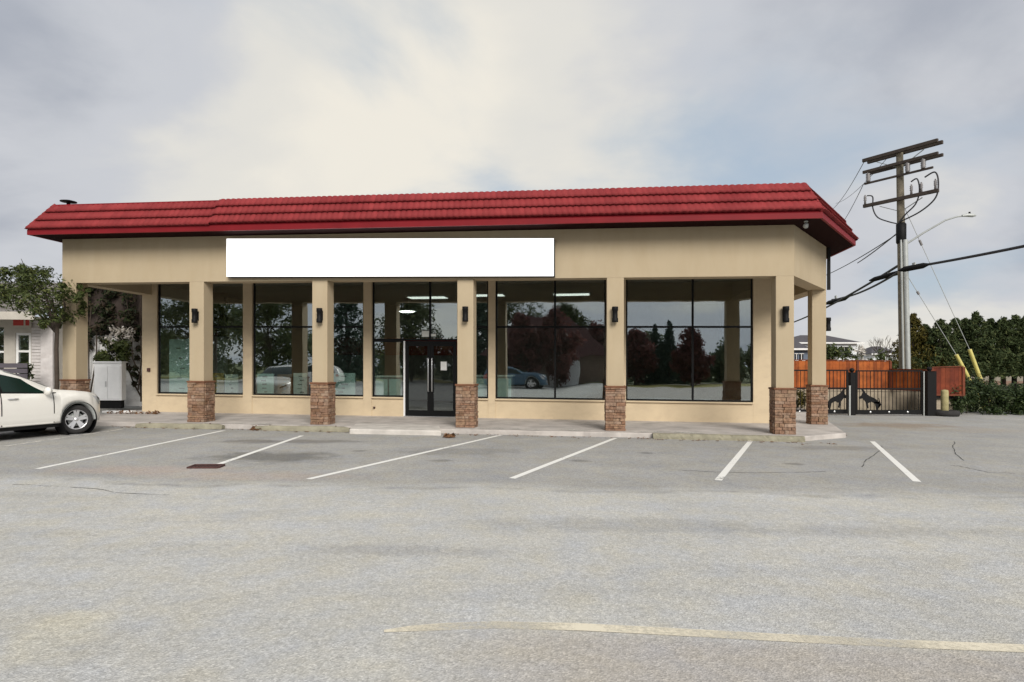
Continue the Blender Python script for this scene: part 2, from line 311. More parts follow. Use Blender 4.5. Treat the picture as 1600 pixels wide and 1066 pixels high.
def terrain_mat():
    m, nt, nd, ln = newmat('terrain')
    out = N(nd, 'ShaderNodeOutputMaterial'); b = N(nd, 'ShaderNodeBsdfPrincipled', Roughness=0.95)
    tc = N(nd, 'ShaderNodeTexCoord'); sep = N(nd, 'ShaderNodeSeparateXYZ'); ln.new(tc.outputs['Object'], sep.inputs[0])
    n1 = N(nd, 'ShaderNodeTexNoise', Scale=0.15, Detail=6.0); ln.new(tc.outputs['Object'], n1.inputs['Vector'])
    n2 = N(nd, 'ShaderNodeTexNoise', Scale=6.0, Detail=6.0); ln.new(tc.outputs['Object'], n2.inputs['Vector'])
    dv = N(nd, 'ShaderNodeMath', operation='MULTIPLY'); ln.new(sep.outputs['Y'], dv.inputs[0]); dv.inputs[1].default_value = 1 / 200.0
    r = ramp(nd, [(0.0, (0.10, 0.12, 0.035)), (0.36, (0.11, 0.12, 0.04)), (0.40, (0.20, 0.11, 0.06)), (0.48, (0.22, 0.12, 0.07)), (0.52, (0.24, 0.20, 0.14)), (1.0, (0.26, 0.22, 0.15))])
    ad = N(nd, 'ShaderNodeMath', operation='MULTIPLY_ADD'); ln.new(n1.outputs['Fac'], ad.inputs[0]); ad.inputs[1].default_value = 0.06; ln.new(dv.outputs[0], ad.inputs[2])
    ln.new(ad.outputs[0], r.inputs['Fac'])
    r2 = ramp(nd, [(0.3, g3(0.75)), (0.7, g3(1.25))]); ln.new(n2.outputs['Fac'], r2.inputs['Fac'])
    mx = N(nd, 'ShaderNodeMix', data_type='RGBA', blend_type='MULTIPLY'); mx.inputs['Factor'].default_value = 1; ln.new(r.outputs[0], mx.inputs['A']); ln.new(r2.outputs[0], mx.inputs['B'])
    ln.new(mx.outputs['Result'], b.inputs['Base Color']); ln.new(b.outputs[0], out.inputs[0]); return m
M['terrain'] = terrain_mat()

# ------------------------------------------------------------------ mesh building
class MB:
    def __init__(s): s.v = []; s.f = []; s.sm = []
    def add(s, vs, fs, smooth=False):
        o = len(s.v); s.v += [tuple(x) for x in vs]
        for f in fs: s.f.append(tuple(i + o for i in f)); s.sm.append(smooth)
        return s
    def box(s, x0, x1, y0, y1, z0, z1):
        return s.add([(x0, y0, z0), (x1, y0, z0), (x1, y1, z0), (x0, y1, z0), (x0, y0, z1), (x1, y0, z1), (x1, y1, z1), (x0, y1, z1)],
                     [(0, 3, 2, 1), (4, 5, 6, 7), (0, 1, 5, 4), (1, 2, 6, 5), (2, 3, 7, 6), (3, 0, 4, 7)])
    def prism(s, poly, z0, z1):
        n = len(poly); a = sum(poly[i][0] * poly[(i + 1) % n][1] - poly[(i + 1) % n][0] * poly[i][1] for i in range(n))
        if a < 0: poly = poly[::-1]
        vs = [(p[0], p[1], z0) for p in poly] + [(p[0], p[1], z1) for p in poly]
        return s.add(vs, [tuple(range(n - 1, -1, -1)), tuple(range(n, 2 * n))] + [(i, (i + 1) % n, n + (i + 1) % n, n + i) for i in range(n)])
    def bar(s, p, q, w, h, up=Vector((0, 0, 1))):
        p = Vector(p); q = Vector(q); d = (q - p).normalized(); r = d.cross(up)
        if r.length < 1e-4: r = d.cross(Vector((1, 0, 0)))
        r.normalize(); t = r.cross(d).normalized(); vs = []
        for c in (p, q):
            for a, b in ((-1, -1), (1, -1), (1, 1), (-1, 1)): vs.append(c + r * a * w / 2 + t * b * h / 2)
        return s.add(vs, [(3, 2, 1, 0), (4, 5, 6, 7), (0, 1, 5, 4), (1, 2, 6, 5), (2, 3, 7, 6), (3, 0, 4, 7)])
    def tube(s, pts, rad, n=8, cap=True):
        pts = [Vector(p) for p in pts]; k = len(pts)
        rads = rad if isinstance(rad, (list, tuple)) else [rad] * k
        vs = []; ref = None
        for i, p in enumerate(pts):
            d = (pts[min(i + 1, k - 1)] - pts[max(i - 1, 0)]).normalized()
            if ref is None: ref = Vector((1, 0, 0)) if abs(d.x) < 0.9 else Vector((0, 1, 0))
            a = (ref - d * ref.dot(d)).normalized(); ref = a; b = d.cross(a)
            for j in range(n):
                t = 2 * math.pi * j / n; vs.append(p + (a * math.cos(t) + b * math.sin(t)) * rads[i])
        fs = [(i * n + j, i * n + (j + 1) % n, (i + 1) * n + (j + 1) % n, (i + 1) * n + j) for i in range(k - 1) for j in range(n)]
        s.add(vs, fs, True)
        if cap: s.add(vs[:n], [tuple(range(n - 1, -1, -1))]); s.add(vs[-n:], [tuple(range(n))])
        return s
    def lathe(s, prof, c=(0, 0, 0), n=24, axis='z', mtx=None):
        vs = []
        for r, z in prof:
            for j in range(n):
                t = 2 * math.pi * j / n; x, y = r * math.cos(t), r * math.sin(t)
                p = Vector((x, y, z)) if axis == 'z' else Vector((x, z, y)) if axis == 'y' else Vector((z, x, y))
                p = (mtx @ p) if mtx else p + Vector(c); vs.append(p)
        k = len(prof)
        return s.add(vs, [(i * n + j, i * n + (j + 1) % n, (i + 1) * n + (j + 1) % n, (i + 1) * n + j) for i in range(k - 1) for j in range(n)], True)
    def grid(s, rows, smooth=True):
        m = len(rows[0]); vs = [p for r in rows for p in r]
        return s.add(vs, [(i * m + j, i * m + j + 1, (i + 1) * m + j + 1, (i + 1) * m + j) for i in range(len(rows) - 1) for j in range(m - 1)], smooth)
    def build(s, name, material, parent=None, loc=None, bevel=0.0, solid=0.0):
        me = bpy.data.meshes.new(name); me.from_pydata(s.v, [], s.f); me.validate()
        if len(me.polygons) == len(s.sm): me.polygons.foreach_set('use_smooth', s.sm)
        me.materials.append(material if not isinstance(material, str) else M[material]); me.update()
        o = bpy.data.objects.new(name, me); col.objects.link(o)
        if loc is not None: o.location = loc
        if parent: o.parent = parent
        if bevel:
            b = o.modifiers.new('bevel', 'BEVEL'); b.width = bevel; b.segments = 2; b.limit_method = 'ANGLE'
        if solid:
            b = o.modifiers.new('solid', 'SOLIDIFY'); b.thickness = solid; b.offset = 0
        return o
def tag(o, label=None, cat=None, group=None, kind=None):
    if label: o['label'] = label
    if cat: o['category'] = cat
    if group: o['group'] = group
    if kind: o['kind'] = kind
    return o
def thing(name, loc, rz, label, cat, group=None, kind=None):
    o = bpy.data.objects.new(name, None); o.empty_display_size = 0.2; col.objects.link(o)
    o.location = loc; o.rotation_euler = (0, 0, rz); return tag(o, label, cat, group, kind)
def copy_tree(o, parent=None):
    c = o.copy(); col.objects.link(c); c.parent = parent
    for ch in list(o.children): copy_tree(ch, c)
    return c
SHEAR = set()                # objects so wide that the fall of the site bends them
def sh(o): SHEAR.add(o.name); return o

def leaf_cloud(mb, rng, centres, per, spread, size, up=0.3, stretch=1.6):
    for c, cr in centres:
        for _ in range(per):
            d = Vector((rng.gauss(0, 1), rng.gauss(0, 1), rng.gauss(0, 1)))
            d = d.normalized() * (rng.random() ** 0.45) * cr * spread
            p = Vector(c) + d
            n = (d.normalized() + Vector((rng.uniform(-1, 1), rng.uniform(-1, 1), rng.uniform(-1, 1) + up))).normalized()
            a = n.orthogonal().normalized(); t = rng.uniform(0, 6.28); b = n.cross(a)
            e1 = a * math.cos(t) + b * math.sin(t); e2 = n.cross(e1); s_ = size * rng.uniform(0.6, 1.35)
            mb.add([p - e1 * s_ * stretch * 0.5, p + e2 * s_ * 0.32 - e1 * 0.1 * s_, p + e1 * s_ * stretch * 0.5 + n * s_ * 0.1, p - e2 * s_ * 0.32], [(0, 1, 2, 3)])
def conifer(name, p, h, w, rng, label, group, material='conifer', tiers=11, per=1.0, bare=0.14):
    t = thing(name, p, rng.uniform(0, 6), label, 'tree', group)
    MB().tube([(0, 0, -0.1), (0.03, 0, h * 0.5), (0, 0.02, h * 0.97)], [0.035 * h, 0.022 * h, 0.004 * h], 7).build('trunk', 'bark', t)
    mb = MB(); n = int(520 * per); sk = rng.uniform(-.12, .12); e0 = rng.uniform(.75, 1.05)
    for k in range(n):
        f = rng.random() ** 1.25; z = h * (bare + (1 - bare) * f)
        env = w * ((1 - f) ** e0) * (0.82 + 0.30 * math.sin(f * 31 + k % 3) ** 2) + 0.03 * w
        a = rng.uniform(0, 6.283); lob = 1 + .22 * math.sin(3 * a + 9 * f) + rng.uniform(-.15, .15); rr = env * lob * (rng.random() ** .38)
        c = Vector((math.cos(a) * rr + sk * f, math.sin(a) * rr, z - .16 * rr)); cr = (0.055 * h * (1 - .7 * f) + .06) * rng.uniform(.6, 1.2)
        leaf_cloud(mb, rng, [(c, cr)], 13, 1.0, 0.020 * h + 0.05 - .02 * f * 1.5, 0.5, 2.2)
    for k in range(14):
        f = .93 + .07 * k / 14; leaf_cloud(mb, rng, [(Vector((sk * f, 0, h * f)), .05 + .6 * w * (1 - f))], 8, 1.0, .10, .9, 2.4)
    mb.build('crown', material, t); return t
def broadleaf(name, p, h, w, rng, label, group=None, material='leaf', clumps=38, per=60, size=0.13, bare=0.35, trunk_r=0.08, flat=0.8):
    t = thing(name, p, 0, label, 'tree', group)
    tr = MB(); top = h * 0.75
    tr.tube([(0, 0, -0.1), (0.03 * w, 0, h * 0.25), (-0.03 * w, 0.03 * w, top)], [trunk_r, trunk_r * 0.8, trunk_r * 0.3], 8)
    cs = []
    for k in range(clumps):
        a = rng.uniform(0, 6.283); rr = w * rng.random() ** 0.55 * 0.85; z = h * (bare + (1 - bare) * rng.random())
        fz = (z / h - bare) / (1 - bare); env = math.sin(math.pi * min(1, max(0.1, fz * 0.85 + 0.13)))
        c = Vector((math.cos(a) * rr * env, math.sin(a) * rr * env, z * 0.96)); cs.append((c, w * rng.uniform(0.18, 0.34)))
        if k % 3 == 0: tr.tube([(0, 0, h * rng.uniform(0.22, 0.55)), c * 0.5 + Vector((0, 0, h * 0.22)), c], [trunk_r * 0.35, trunk_r * 0.22, 0.008], 5)
    tr.build('trunk', 'bark', t)
    mb = MB(); leaf_cloud(mb, rng, cs, per, 1.0, size, 0.6); mb.build('crown', material, t); return t

# ------------------------------------------------------------------ ground
mb = MB(); mb.add([(-300, -200, LOT - .012), (300, -200, LOT - .012), (300, 600, LOT - .012), (-300, 600, LOT - .012)], [(0, 1, 2, 3)])
terrain = sh(tag(mb.build('ground', 'terrain'), 'dry grass and field ground reaching to the horizon', 'ground', kind='structure'))
mb = MB(); mb.add([(-45, -27, LOT), (45, -27, LOT), (45, 27.0, LOT), (-45, 27.0, LOT)], [(0, 1, 2, 3)])
sh(tag(mb.build('parking_lot', 'asphalt'), 'worn grey asphalt car park in front of the shop', 'parking lot', kind='structure'))
mb = MB(); mb.add([(20, 50, LOT - .006), (120, 46, LOT - .006), (120, 58, LOT - .006), (20, 62, LOT - .006)], [(0, 1, 2, 3)])
sh(tag(mb.build('far_road', 'kerb'), 'pale road running past the conifers beyond the hedge', 'road', kind='structure'))

def strip_mesh(pts, w, z):
    mb = MB(); pts = [Vector((p.x, p.y)) for p in pts]; vs = []
    ws = w if isinstance(w, list) else [w] * len(pts)
    for i, p in enumerate(pts):
        d = (pts[min(i + 1, len(pts) - 1)] - pts[max(i - 1, 0)]).normalized(); n = Vector((-d.y, d.x)) * ws[i] / 2
        vs += [(p.x + n.x, p.y + n.y, z), (p.x - n.x, p.y - n.y, z)]
    mb.add(vs, [(2 * i + 1, 2 * i + 3, 2 * i + 2, 2 * i) for i in range(len(pts) - 1)]); return mb
STALL = [((190, 671), (-30, 703), 'faded_white', 'faded stall line beside the white car'),
         ((350, 673), (58, 733), 'line_paint', 'white stall line reaching the left wheel stop'),
         ((472, 681), (338, 727), 'line_paint', 'short white stall line ending at the rusty drain'),
         ((783, 680), (482, 749), 'line_paint', 'long white stall line starting near the third pillar'),
         ((961, 685), (800, 748), 'line_paint', 'white stall line starting at the foot of the fourth pillar'),
         ((1174, 688), (1122, 751), 'line_paint', 'bold white stall line left of the corner pillar'),
         ((1363, 690), (1433, 753), 'line_paint', 'bold white stall line past the walkway corner')]
for i, (a, b, mt, lb) in enumerate(STALL):
    p, q = ground(*a), ground(*b); pts = [p.lerp(q, t / 8) for t in range(9)]
    sh(tag(strip_mesh(pts, 0.115, LOT + .004).build('parking_line', mt), lb, 'parking line', 'painted parking lines', 'structure'))
pts = [ground(x, y) for x, y in ((600, 987), (640, 983), (690, 980), (770, 977), (900, 980), (1000, 985), (1200, 996), (1400, 1006), (1600, 1014), (1750, 1022))]
sh(tag(strip_mesh(pts, [0.04, 0.09] + [0.125] * 8, LOT + .004).build('parking_line', 'faded_paint'), 'faded yellow white line crossing the near asphalt', 'road line', kind='structure'))
for pl, lb in (([(1378, 697), (1372, 707), (1362, 714), (1352, 720), (1345, 733)], 'thin crack beside the right hand stall line'),
               ([(1491, 690), (1490, 703), (1496, 712), (1512, 723)], 'dark forked crack near the driveway'),
               ([(1485, 727), (1500, 729), (1520, 733), (1545, 738), (1600, 741)], 'long crack running off at the right edge'),
               ([(1060, 735), (1120, 738), (1200, 739), (1320, 737)], 'faint crack across the right hand stall'),
               ([(20, 757), (90, 760), (150, 764), (190, 771), (290, 775)], 'wandering crack across the left of the asphalt')):
    rng = random.Random(len(pl) + pl[0][0]); pp = []
    for (x0, y0), (x1, y1) in zip(pl, pl[1:]):
        for t in range(4): pp.append(ground(x0 + (x1 - x0) * t / 4 + rng.uniform(-2, 2), y0 + (y1 - y0) * t / 4 + rng.uniform(-.5, .5)))
    sh(tag(strip_mesh(pp, 0.02, LOT + .003).build('crack', 'crack'), lb, 'crack', kind='structure'))

# walkway (raised slab)
p1 = uv(*ground(1322, 684).xy); p2 = uv(*ground(1290, 661).xy)
rng = random.Random(61); ua, ub = U(60, -0.42), U(1252, -0.42)
edge = [(ua + (ub - ua) * i / 110, -0.42 + rng.uniform(-.012, .012) + (rng.uniform(.02, .07) if rng.random() < .14 else 0)) for i in range(111)]
SW = edge + [p1, p2, (p2[0] + 1.2, 12), (U(60, -0.42), 12)]
def toW(poly): return [tuple(xy(*p)) for p in poly]
mb = MB(); mb.prism(toW(SW), LOT - 0.05, 0.0)
sh(tag(mb.build('sidewalk', 'concrete', bevel=0.02), 'raised concrete walkway along the shop front', 'sidewalk', kind='structure'))
# expansion joints and a broken painted edge on the walkway
mb = MB(); mb.prism(toW([(U(548, -.9), -1.0), (U(690, -.9), -0.95), (U(688, .6), 0.5), (U(556, .6), 0.6)]), LOT - .04, 0.008)
sh(tag(mb.build('ramp', 'pale_concrete', bevel=0.03), 'pale concrete apron in front of the double doors', 'ramp', kind='structure'))
rng = random.Random(5)
mb = MB()
for k in range(26):
    u = U(rng.choice([rng.uniform(720, 940), rng.uniform(980, 1080), rng.uniform(350, 470)]), -.3); w = rng.uniform(.15, .6); v0 = rng.uniform(-.38, -.1)
    poly = [(u, v0), (u + w, v0 + rng.uniform(-.03, .03)), (u + w * rng.uniform(.7, 1), v0 + rng.uniform(.06, .18)), (u + w * .2, v0 + rng.uniform(.06, .2))]
    mb.add([(*xy(*p), 0.004 + .0006 * k) for p in poly], [(0, 1, 2, 3)])
sh(tag(mb.build('worn_paint', 'faded_white'), 'worn white paint patches on the walkway edge', 'road paint', kind='structure'))
mb = MB(); rng = random.Random(62); rows = []; ua, ub = U(1020, -.5), U(1256, -.5)
for i in range(61):
    u = ua + (ub - ua) * i / 60; j = lambda q: rng.uniform(-q, q); row = []
    chip = rng.uniform(.01, .035) if rng.random() < .15 else 0
    for v, z in ((-.425, LOT - .03), (-.425, .012 + j(.004)), (-.50, .018 + j(.005)), (-.575 + chip, .004 - chip * .6 + j(.006)), (-.60 + j(.008), LOT + .06), (-.605 + j(.008), LOT - .03)):
        p = xy(u, v); row.append((p.x, p.y, z))
    rows.append(row)
mb.grid(rows, False); mb.add(rows[0], [tuple(range(6))]); mb.add(rows[-1], [tuple(range(5, -1, -1))])
sh(tag(mb.build('kerb', 'kerb'), 'mossy concrete kerb along the right end of the walkway', 'kerb', kind='structure'))

# wheel stops
def wheel_stop(px0, px1, lb):
    u0, u1 = U(px0, -.62), U(px1, -.62); c = xy((u0 + u1) / 2, -.62); L = (u1 - u0) / 2
    t = thing('wheel_stop', (c.x, c.y, LOT), ROT, lb, 'wheel stop', 'concrete wheel stops')
    prof = [(-.11, 0), (.11, 0), (.09, .09), (.05, .135), (-.05, .135), (-.09, .09)]; rows = []
    rng = random.Random(int(px0)); n = 14
    for i in range(n + 1):
        x = -L + 2 * L * i / n; s = 0.8 if i in (0, n) else 1.0
        rows.append([(x, a * s + rng.uniform(-.008, .008), b * s + rng.uniform(-.01, .008)) for a, b in prof + prof[:1]])
    mb = MB(); mb.grid(rows, False); mb.add(rows[0][:-1], [tuple(range(6))]); mb.add(rows[-1][:-1], [tuple(range(5, -1, -1))])
    mb.build('block', 'kerb', t, bevel=0.012)
    for x in (-L * .7, L * .7): mb = MB(); mb.lathe([(0.0, .15), (.022, .15), (.022, .12)], (x, 0, 0), 10); mb.build('pin', 'rust', t)
wheel_stop(214, 349, 'chipped concrete wheel stop before the first stone pillar')
wheel_stop(400, 547, 'mossy concrete wheel stop before the second stone pillar')
# drain
c = ground(322, 730); t = thing('drain_grate', c, R(3), 'rusty drain grate sunk in the asphalt', 'drain')
mb = MB()
for i in range(8): mb.box(-.30 + i * .078, -.30 + i * .078 + .024, -.17, .17, 0.006, .014)
mb.build('grate', 'rust', t); t.scale = (.74, .74, 1)
mb = MB(); mb.box(-.35, .35, -.22, -.175, 0.002, .03); mb.box(-.35, .35, .175, .22, 0.002, .03); mb.box(-.35, -.305, -.175, .175, .002, .03); mb.box(.33, .375, -.175, .175, .002, .03)
mb.build('frame', 'rust', t); mb = MB(); mb.box(-.305, .33, -.175, .175, .001, .005); mb.build('sump', 'black', t)
# leaf litter
for px, py, w, z, lb in ((1100, 681, .45, LOT, 'clump of brown leaves against the kerb'), (1300, 682, .38, LOT, 'dark leaf clump by the walkway corner'),
                         (706, 684, .16, LOT, 'small dark leaf clump beside the long stall line'), (211, 662, .4, LOT, 'brown leaves beside the left wheel stop'),
                         (405, 672, .25, LOT, 'withered weeds between the two wheel stops'), (205, 647, 1.1, 0.0, 'drift of rusty leaves under the white wall')):
    rng = random.Random(int(px)); c = ground(px, py, z); mb = MB()
    leaf_cloud(mb, rng, [(Vector((rng.uniform(-w, w) * .8, rng.uniform(-.1, .1), .02)), .12) for _ in range(10)], 14, 1.0, .07)
    for i, v in enumerate(mb.v): mb.v[i] = (v[0], v[1], abs(v[2]) * .8 + .004)
    tag(mb.build('leaf_litter', 'dead_leaf', loc=c), lb, 'leaves', kind='stuff')

rng = random.Random(63); mb = MB(); cs = []
for k in range(150):
    u = U(rng.uniform(180, 1300), -.5); v = -.62 - abs(rng.gauss(0, .10)) - (.12 if u > U(1020, -.5) or U(214, -.6) < u < U(349, -.6) or U(400, -.6) < u < U(547, -.6) else 0)
    p = xy(u, v); leaf_cloud(mb, rng, [(Vector((p.x, p.y, LOT + .015)), .05 + .12 * rng.random())], rng.randint(2, 7), 1.0, .045)
for i, v in enumerate(mb.v): mb.v[i] = (v[0], v[1], LOT + .004 + abs(v[2] - LOT) * .3)
sh(tag(mb.build('leaf_litter', 'dead_leaf'), 'sparse grit and leaf scraps gathered along the walkway edge', 'leaves', kind='stuff'))
# ------------------------------------------------------------------ the shop
shop = sh(thing('shop_building', (A.x, A.y, 0), ROT, 'long beige stucco shop with red tiled mansard roof and stone footed pillars', 'building'))
H0, H1 = 3.99, 5.21
PD = 0.45
def pillar(u0, u1, v0, d, seed):
    mb = MB(); mb.box(u0, u1, v0, v0 + d, 1.16, H0); p = mb.build('pillar', 'stucco', shop, bevel=0.012)
    rng = random.Random(seed); e = .035; mb = MB()
    a0, a1, b0, b1 = u0 - e, u1 + e, v0 - e, v0 + d + e
    mb2 = MB(); mb2.box(u0 + .01, u1 - .01, v0 + .01, v0 + d - .01, 0, 1.15); mb2.build('stone_core', 'mortar', p)
    z = 0.0
    while z < 1.10:
        h = rng.uniform(.05, .105)
        if z + h > 1.10: h = 1.12 - z
        for side in range(4):
            L0, L1 = (a0, a1) if side in (0, 2) else (b0 + .05, b1 - .05); x = L0
            while x < L1 - .01:
                w = rng.uniform(.10, .30)
                if L1 - x - w < .08: w = L1 - x
                o = rng.uniform(-.010, .026); g = .003
                s0, s1, zz0, zz1 = x + g, x + w - g, z + g * .7, z + h - g * .7
                if side == 0: mb.box(s0, s1, b0 - o, b0 + .05, zz0, zz1)
                elif side == 2: mb.box(s0, s1, b1 - .05, b1 + o, zz0, zz1)
                elif side == 1: mb.box(a1 - .05, a1 + o, s0, s1, zz0, zz1)
                else: mb.box(a0 - o, a0 + .05, s0, s1, zz0, zz1)
                x += w
        z += h
    mb.build('stone_base', 'stone', p, bevel=0.008)
    mb = MB(); mb.box(a0 - .02, a1 + .02, b0 - .02, b1 + .02, 1.12, 1.17); mb.build('stone_cap', 'stone_cap', p, bevel=0.01)
    return p
fr = [(97, 119), (295, 319), (488, 511), (714, 740), (949, 974), (1213, 1240)]
PU = [(U(a), U(b)) for a, b in fr]
for i, (a, b) in enumerate(PU):
    m_ = (a + b) / 2; a, b = m_ - .22, m_ + .22
    PU[i] = (a, b); pillar(a, b, 0.0, PD, 10 + i)
# chamfered corner pillar
CE = uv(Xat(1291, 19.0), 19.0)        # outer end of the chamfered wall
c6 = (CE[0] - .42, CE[1] - .06)
pillar(c6[0], c6[0] + .40, c6[1], .40, 30)
uL = PU[0][0]; uR = PU[5][1]
# fascia wall over the pillars
def in_off(poly, d): return poly
wall_outer = [(uL, 0), (uR, 0), (CE[0], CE[1]), (CE[0], 13.0)]
T = PD
ch = Vector((CE[0] - uR, CE[1])).normalized(); chn = Vector((-ch.y, ch.x))
k1 = T / (1 + Vector((0, 1)).dot(chn)); i1 = Vector((uR, 0)) + (Vector((0, 1)) + chn) * k1
n3 = Vector((-1, 0)); k2 = T / (1 + n3.dot(chn)); i2 = Vector(CE) + (n3 + chn) * k2
mb = MB()
H2 = H1 + .061
mb.prism([(uL, 0), (uR, 0), tuple(i1), (uL, T)], H0, H2)
mb.prism([(uR, 0), CE, tuple(i2), tuple(i1)], H0, H2)
mb.prism([CE, (CE[0], 13), (i2.x, 13), tuple(i2)], H0, H2)
mb.build('fascia_wall', 'stucco', shop)
uPil0, uPil1 = U(223, VG), U(245, VG)
mb = MB(); mb.box(uL, uL + T, T + .002, VG, H0 + .004, H1 - .02); mb.build('side_beam', 'stucco', shop)
# arcade ceiling
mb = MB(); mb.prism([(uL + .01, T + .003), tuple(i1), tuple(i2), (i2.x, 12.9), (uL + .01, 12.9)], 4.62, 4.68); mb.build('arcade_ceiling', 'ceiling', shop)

# glazed wall
uW1 = U(1222, VG)                      # right end of the wall
Zs = 0.57; Zt = 4.62
def gp(px): return U(px, VG)
opens = [(gp(245), gp(380)), (gp(394), gp(492)), (gp(512), gp(568)), (gp(581), gp(716)), (gp(733), gp(763)), (gp(774), gp(947)), (gp(978), gp(1177))]
wl = MB(); prev = uL + .0
solids = [(gp(222), opens[0][0])] + [(opens[i][1], opens[i + 1][0]) for i in range(6)] + [(opens[6][1], uW1)]
for i, (a, b) in enumerate(solids):
    d0 = -.02 if 0 < i < 7 else 0
    wl.box(a, b, VG + d0, VG + .22, 0.0 if True else 0, Zt - .001)
dL, dR = gp(632), gp(712)
for i, (a, b) in enumerate(opens):
    if i == 3: wl.box(a + .001, dL, VG + .004, VG + .218, 0, Zs)
    else: wl.box(a + .001, b - .001, VG + .004, VG + .218, 0, Zs)
wl.box(uW1 - .22, uW1, VG + .222, 13, 0, Zt - .001)
wl.box(gp(222), gp(222) + .22, VG + .222, 13, 0, Zt - .001)
wl.build('wall', 'stucco_low', shop)
mb = MB(); mb.box(gp(222) + .23, uW1 - .23, 11.6, 11.8, 0, Zt - .002); mb.build('back_wall', 'inside_wall', shop)
mb = MB(); mb.box(gp(330) + .24, gp(640) - .24, 11.55, 11.595, 2.1, 2.9); mb.build('back_band', 'inside_red', shop)
mb = MB(); mb.box(gp(222) + .23, uW1 - .23, VG + .23, 11.59, 0.002, 0.012); mb.build('shop_floor', 'inside_floor', shop)
mb = MB(); mb.box(gp(222) + .23, uW1 - .23, VG + .23, 11.59, 4.40, 4.44); mb.build('shop_ceiling', 'inside_floor', shop)

def window(a, b, mull, z0, z1, trans, name='window', pane_from=None):
    v = VG + .07; w = .05; f = MB()
    f.box(a, a + w, v, v + .07, z0, z1); f.box(b - w, b, v, v + .07, z0, z1)
    f.box(a + w, b - w, v + .001, v + .069, z0, z0 + w); f.box(a + w, b - w, v + .001, v + .069, z1 - w, z1)
    for m_ in mull: f.box(m_ - .03, m_ + .03, v - .004, v + .068, z0 + w, z1 - w)
    xs = [a + w] + [q for m_ in mull for q in (m_ - .03, m_ + .03)] + [b - w]
    if trans:
        for i in range(0, len(xs), 2): f.box(xs[i], xs[i + 1], v + .002, v + .067, trans - .03, trans + .03)
    o = f.build(name, 'dark_frame', shop)
    zs = [z0 + w] + ([trans - .03, trans + .03] if trans else []) + [z1 - w]
    for i in range(0, len(xs), 2):
        for j in range(0, len(zs), 2):
            g = MB(); g.box(xs[i], xs[i + 1], v + .028, v + .034, zs[j], zs[j + 1]); g.build('pane', 'glass', o)
    return o
TR = 2.90
def sill(a, b, o):
    m_ = MB(); m_.box(a, b, VG - .06, VG + .06, Zs, Zs + .05); m_.build('sill', 'stucco_low', o, bevel=.008)
mullions = [[gp(312)], [], [], None, [], [gp(867)], [gp(1083)]]
for i, (a, b) in enumerate(opens):
    if i == 3: continue
    o = window(a, b, mullions[i], Zs + .051, Zt - .003, TR if i in (0, 1, 2, 5, 6) else (TR if i == 4 else None)); sill(a + .002, b - .002, o)
a, b = opens[3]
o = window(a, dL - .035, [], Zs + .051, 2.46, None); sill(a + .002, dL - .036, o)
o = window(a, b, [gp(671)], 2.465, Zt - .003, None, 'transom_window')
# light strip beside the door
mb = MB(); mb.box(dL - .034, dL + .012, VG + .0, VG + .15, 0.001, 2.44); mb.build('door_jamb', 'white_metal', shop)
dm = (dL + dR) / 2
for a, b, hs in ((dL + .014, dm - .002, 1), (dm + .002, dR, -1)):
    v = VG + .06; st = .10; f = MB()
    f.box(a, a + st, v, v + .05, .02, 2.44); f.box(b - st, b, v, v + .05, .02, 2.44)
    f.box(a + st, b - st, v + .001, v + .049, .02, .20); f.box(a + st, b - st, v + .001, v + .049, 2.28, 2.44)
    d = f.build('door', 'dark_frame', shop)
    g = MB(); g.box(a + st, b - st, v + .022, v + .028, .20, 2.28); g.build('pane', 'door_glass', d)
    x = b - st * .6 if hs == 1 else a + st * .6
    hd = MB(); hd.tube([(x, v - .002, .82), (x, v - .05, .82), (x, v - .055, .84), (x, v - .055, 1.86), (x, v - .05, 1.88), (x, v - .002, 1.88)], .019, 8); hd.build('handle', 'steel', d)
mb = MB(); mb.box(dL, dR, VG - .05, VG + .13, .0015, .018); mb.build('threshold', 'steel', shop)

for px, py, v, nm in ((585, 637, VG + .004, 'hose_tap'), (233, 578, VG, 'wall_box')):
    u = U(px, v); z = Zat(px, py, xy(u, v).y); m_ = MB()
    if nm == 'hose_tap': m_.lathe([(.035, .0), (.035, -.02), (.018, -.025), (.018, -.09), (.0, -.09)], n=10, axis='y', c=(u, v, z)); m_.box(u - .03, u + .03, v - .075, v - .055, z + .02, z + .035)
    else: m_.box(u - .05, u + .05, v - .05, v - .001, z - .06, z + .06)
    m_.build(nm, 'rust', shop)
# soffit, fascia board and tiled mansard
E = 0.75; ZF = H1 + .185; RUN, ZT = 0.47, 6.18
def offs(poly, d):
    out = []; n = len(poly)
    for i, p in enumerate(poly):
        p = Vector(p); ns = []
        for a, b in ((i - 1, i), (i, i + 1)):
            if a < 0 or b >= n: continue
            dd = (Vector(poly[b]) - Vector(poly[a])).normalized(); ns.append(Vector((dd.y, -dd.x)))
        if len(ns) == 1: out.append(p + ns[0] * d)
        else: out.append(p + (ns[0] + ns[1]) * (d / (1 + ns[0].dot(ns[1]))))
    return out
core = [(uL - .0, 12.0), (uL, 0), (uR, 0), CE, (CE[0], 12.0)]
lx = -0.30
def eave(d):
    o = offs(core, d); o[0].x += lx * (1 if d > 0 else 1) * -1 * 0; return o
ev_out = eave(E); ev_out[0].x = ev_out[1].x = uL - .42
def inset(base, r):
    return offs([tuple(p) for p in base], -r)
mb = MB()
ins = inset(ev_out, .06)
for i in range(4):
    p, q, r_, s_ = ev_out[i], ev_out[i + 1], ins[i + 1], ins[i]
    mb.prism([tuple(p), tuple(q), tuple(r_), tuple(s_)], H1 + .050, ZF)
mb.build('fascia_board', 'red_fascia', shop)
mb = MB(); poly = [tuple(p) for p in inset(ev_out, .061)]
